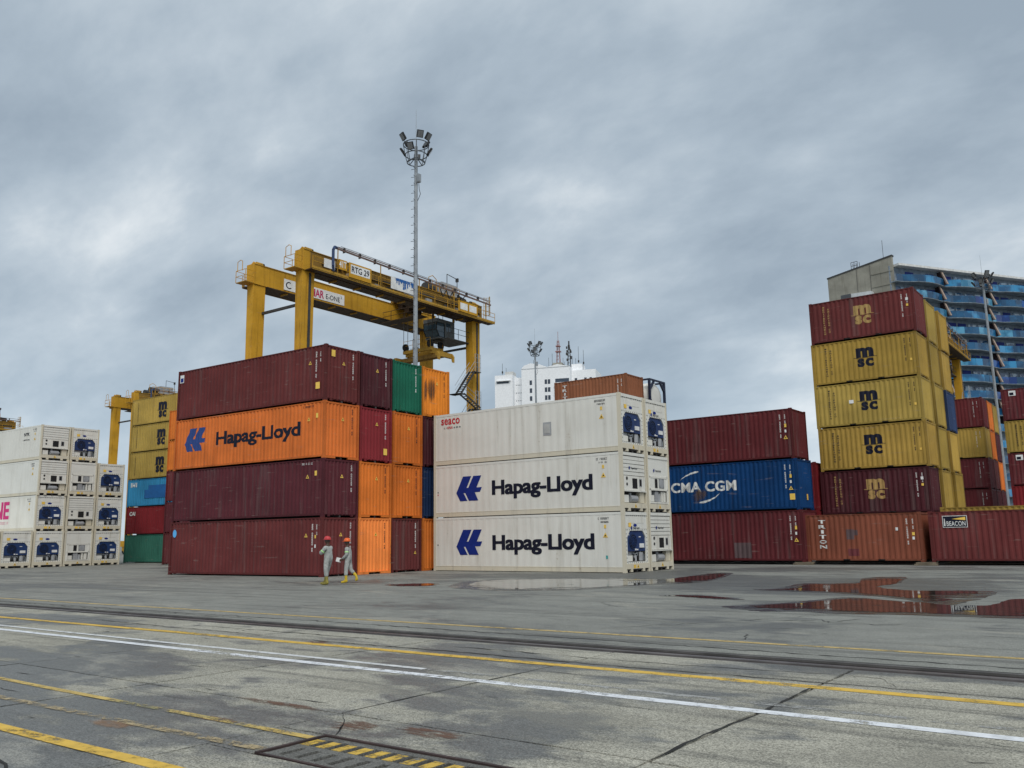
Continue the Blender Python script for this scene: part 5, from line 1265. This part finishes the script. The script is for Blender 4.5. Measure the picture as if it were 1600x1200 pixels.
# ================================================================== PEOPLE
def skin_obj(name, chains, mat, parent, sub=2, root=None):
    """chains: lists of (x,y,z,r) points; equal points are welded so limbs share joints"""
    vs, rad, ed, idx = [], [], [], {}
    for ch in chains:
        prev = None
        for (x, y, z, r) in ch:
            k = (round(x, 4), round(y, 4), round(z, 4))
            if k not in idx: idx[k] = len(vs); vs.append((x, y, z)); rad.append(r)
            if prev is not None and prev != idx[k]: ed.append((prev, idx[k]))
            prev = idx[k]
    me = bpy.data.meshes.new(name); me.from_pydata(vs, ed, []); me.update()
    o = bpy.data.objects.new(name, me); col.objects.link(o)
    md = o.modifiers.new('skin', 'SKIN'); md.use_smooth_shade = True
    if not me.skin_vertices: 
        bm = bmesh.new(); bm.from_mesh(me); bm.verts.layers.skin.verify(); bm.to_mesh(me); bm.free()
    for i, r in enumerate(rad):
        me.skin_vertices[0].data[i].radius = (r, r) if not isinstance(r, tuple) else r
    me.skin_vertices[0].data[0].use_root = True
    sd_ = o.modifiers.new('sub', 'SUBSURF'); sd_.levels = sub; sd_.render_levels = sub
    # bake to a plain mesh
    dg = bpy.context.evaluated_depsgraph_get(); dg.update()
    m2 = bpy.data.meshes.new_from_object(o.evaluated_get(dg))
    bpy.data.objects.remove(o); bpy.data.meshes.remove(me)
    for p in m2.polygons: p.use_smooth = True
    m2.materials.clear(); m2.materials.append(None)
    return obj(name, m2, mat, parent)
def cloth(name, c):
    m, gg = newmat(name); pos = gg.n('ShaderNodeNewGeometry', out=0)
    f = gg.noise(gg.scale(pos, (6, 6, 3)), 1.0, 4, .6, 1.2)
    bm_ = gg.n('ShaderNodeBump', {'Strength': .9, 'Distance': .05, 'Height': f})
    cc = gg.n('ShaderNodeVectorMath', {0: c, 3: gg.step(gg.noise(pos, 4, 4, .6), .3, .7, .75, 1.1)}, operation='SCALE')
    finish(gg, Base_Color=cc, Roughness=.9, Specular_IOR_Level=.1, Normal=bm_); return m
SKIN = simple('skin_brown', (.085, .045, .030), .55); CLOTH = cloth('coverall_grey', (.41, .42, .40)); BOOTY = simple('boot_yellow', (.66, .46, .03), .5, var=.2); BOOTO = simple('boot_olive', (.30, .25, .05), .6, var=.4); SOLE = simple('boot_sole', (.05, .045, .03), .7); HIVIS = simple('reflective_lime', (.50, .82, .35), .4); GLOVE = simple('glove_dark', (.03, .03, .03), .7)
def hand(w, d, side, r=.030, curl=.5):
    """wrist point w, pointing along d; palm and five fingers"""
    w, d = Vector(w), Vector(d).normalized(); s = Vector((0, side, 0)) if abs(d.y) < .8 else Vector((1, 0, 0))
    f = d.cross(s).normalized(); k = s.cross(d).normalized() if False else f
    pm = w + d*.07; ch = [[(*w, .027), (*pm, (.040))]]
    for i, (o_, ln) in enumerate(((-.027, .062), (-.009, .072), (.009, .068), (.027, .052))):
        b = pm + f*o_ + d*.02; m_ = b + d*ln*.55 + s*.012; e = m_ + (d*.6 - s*curl).normalized()*ln*.5
        ch.append([(*pm, .04), (*b, .0105), (*m_, .0095), (*e, .008)])
    tb_ = w + d*.03 + f*.035; ch.append([(*pm, .04), (*tb_, .012), (*(tb_ + d*.04 + f*.02 - s*.015), .0105), (*(tb_ + d*.075 + f*.015 - s*.02), .009)])
    return ch
def helmet(parent, c, mat, brim_dir=1):
    mb = MB(); n = 20; R0 = .128
    rings = [(0, 1.0), (.03, 1.0), (.07, .93), (.105, .74), (.13, .45), (.142, .15)]
    for z, k in rings:
        for i in range(n):
            a = 2*math.pi*i/n; mb.v.append((c[0] + R0*1.12*k*math.cos(a), c[1] + R0*k*math.sin(a), c[2] + z))
    for j in range(len(rings) - 1):
        for i in range(n): mb.f.append((j*n + i, j*n + (i+1) % n, (j+1)*n + (i+1) % n, (j+1)*n + i))
    mb.f.append(tuple(range((len(rings)-1)*n, len(rings)*n)))
    h = obj('helmet', mb.mesh('helmet', True), mat, parent)
    br = MB(); pts = []
    for i in range(n):
        a = 2*math.pi*i/n; k = 1.06 + (.34*max(0, math.cos(a))**2); pts.append((c[0] + R0*1.12*k*math.cos(a), c[1] + R0*1.04*math.sin(a), c[2] - .004))
    br.prism(pts, (0, 0, .014)); obj('helmet_brim', br, mat, h)
    obj('helmet_ridge', MB().beam((c[0] - .10, c[1], c[2] + .118), (c[0] + .09, c[1], c[2] + .126), .03, .03), mat, h)
    return h
def boot(parent, ankle, knee, toe, mat):
    a, k, t_ = Vector(ankle), Vector(knee), Vector(toe)
    dv = (t_ - a); heel = a + Vector((0, 0, -.0)) - Vector((dv.x, dv.y, 0))*.22 + Vector((0, 0, dv.z*.9))
    b = skin_obj('boot', [[(*k, .066), (*(k*.5 + a*.5), .062), (*a, .056), (*((a + t_)*.5 + Vector((0, 0, -.012))), .052), (*t_, .044)], [(*a, .056), (*heel, .042)]], mat, parent)
    return b
# -- worker with the red helmet: standing, arms folded, three-quarter from behind
def worker(label, loc, yaw, hel, pose, bootm, sc=1.0):
    t = thing('person', label, 'person', loc, yaw, 'workers walking past the stack'); t.scale = (sc, sc, sc)
    if pose == 'stand':
        hip = {1: (0, .095, .95), -1: (-.01, -.095, .95)}; knee = {1: (.0, .12, .52), -1: (.13, -.11, .52)}; ank = {1: (-.09, .14, .09), -1: (.24, -.13, .09)}; toe = {1: (.14, .17, .045), -1: (.46, -.12, .045)}
        sh = {1: (0, .175, 1.425), -1: (.01, -.175, 1.425)}; el = {1: (.16, .24, 1.19), -1: (.16, -.24, 1.19)}; wr = {1: (.34, .05, 1.27), -1: (.34, -.05, 1.23)}; hd = {1: (.10, -1, .15), -1: (.10, 1, .15)}
        lean, yawh = .02, 0
    else:
        hip = {1: (0, .09, .94), -1: (-.01, -.09, .94)}; knee = {1: (.06, .10, .52), -1: (-.09, -.10, .53)}; ank = {1: (.05, .10, .09), -1: (-.36, -.10, .27)}; toe = {1: (.27, .10, .045), -1: (-.31, -.10, .07)}
        sh = {1: (.02, .175, 1.425), -1: (.02, -.175, 1.425)}; el = {1: (.0, .24, 1.17), -1: (.06, -.24, 1.18)}; wr = {1: (.20, .20, 1.0), -1: (.24, -.20, 1.02)}; hd = {1: (.6, 0, -.5), -1: (.6, 0, -.5)}
        lean = .03
    pel, wst, ch_, nk, hb_, hm, ht = (0, 0, .98), (.0, 0, 1.14), (lean, 0, 1.36), (lean + .01, 0, 1.52), (lean + .03, 0, 1.60), (lean + .045, 0, 1.68), (lean + .035, 0, 1.76)
    mid = lambda a, b, f=.5: tuple(x + (y - x)*f for x, y in zip(a, b))
    nose = (lean + .155, 0, 1.665)
    body = [[(*pel, .115), (*wst, .115), (*ch_, .135), (*nk, .058), (*hb_, .075), (*hm, .098), (*ht, .085)], [(*hm, .098), (lean + .105, 0, 1.625, .050)], [(*hm, .098), (lean + .135, 0, 1.66, .020)]]
    for s_ in (1, -1):
        body.append([(*hm, .098), (lean + .03, s_*.105, 1.675, .018)])
        body.append([(*pel, .115), (*hip[s_], .085), (*knee[s_], .052), (*ank[s_], .038)])
        body.append([(*ch_, .135), (*sh[s_], .058), (*el[s_], .042), (*wr[s_], .028)]); body += hand(wr[s_], hd[s_], s_)
    skin_obj('body', body, SKIN, t)
    cv_ = [[(*pel, .158), (*wst, .155), (*ch_, .172), (lean, 0, 1.485, .098)]]
    for s_ in (1, -1):
        cuff = mid(knee[s_], ank[s_], .52)
        cv_.append([(*pel, .158), (*hip[s_], .118), (*mid(hip[s_], knee[s_]), .105), (*knee[s_], .088), (*mid(knee[s_], ank[s_], .3), .088), (*cuff, .084)])
        cv_.append([(*ch_, .172), (*mid(ch_, sh[s_], .6), .115), (*sh[s_], .092), (*mid(sh[s_], el[s_]), .080), (*el[s_], .072), (*mid(el[s_], wr[s_]), .062), (*wr[s_], .050)])
    co = skin_obj('coverall', cv_, CLOTH, t)
    for s_ in (1, -1):
        kk = mid(knee[s_], ank[s_], .34); boot(t, ank[s_], kk, toe[s_], bootm)
        b0, b1 = Vector(mid(sh[s_], el[s_], .50)), Vector(mid(sh[s_], el[s_], .68))
        obj('reflective_band', MB().tube(b0, b1, .083, 14, .080, False), HIVIS, co)
        e0 = Vector((lean + .025, s_*.088, 1.70)); 
    eyes = MB()
    for s_ in (1, -1): eyes.box(lean + .128, lean + .142, s_*.035 - .012, s_*.035 + .012, 1.682, 1.694)
    obj('eyes', eyes, GLOVE, t); obj('mouth', MB().box(lean + .136, lean + .150, -.024, .024, 1.612, 1.619), GLOVE, t)
    obj('hair', MB().tube((lean + .03, 0, 1.66), (lean + .03, 0, 1.735), .106, 16, .11), GLOVE, t)
    helmet(t, (lean + .035, 0, 1.722), hel)
    return t, wr
H_R = simple('helmet_red', (.52, .045, .05), .4); H_O = simple('helmet_orange', (.80, .14, .025), .4)
worker('person in grey coverall and red helmet standing with arms folded', (-27.18, 23.88, 0), R(216.8 - 28), H_R, 'stand', BOOTO, 1.03)
p2, wr2 = worker('person in grey coverall, orange helmet and yellow boots walking left with white paper', (-27.45, 25.2, 0), R(216.8 - 6), H_O, 'walk', BOOTY, .985)
pp = obj('paper', MB().box(0, .21, -.01, .0, 0, .17).mesh('paper'), STICK_W, None); tag(pp, 'white paper held in the hand of the walking worker', 'paper')
c_, s_ = math.cos(R(210.8)), math.sin(R(210.8)); lx, ly = .27, .20
pp.location = (-27.45 + .985*(lx*c_ - ly*s_), 25.2 + .985*(lx*s_ + ly*c_), .985*.86); pp.rotation_euler = (R(8), R(-12), R(210.8))
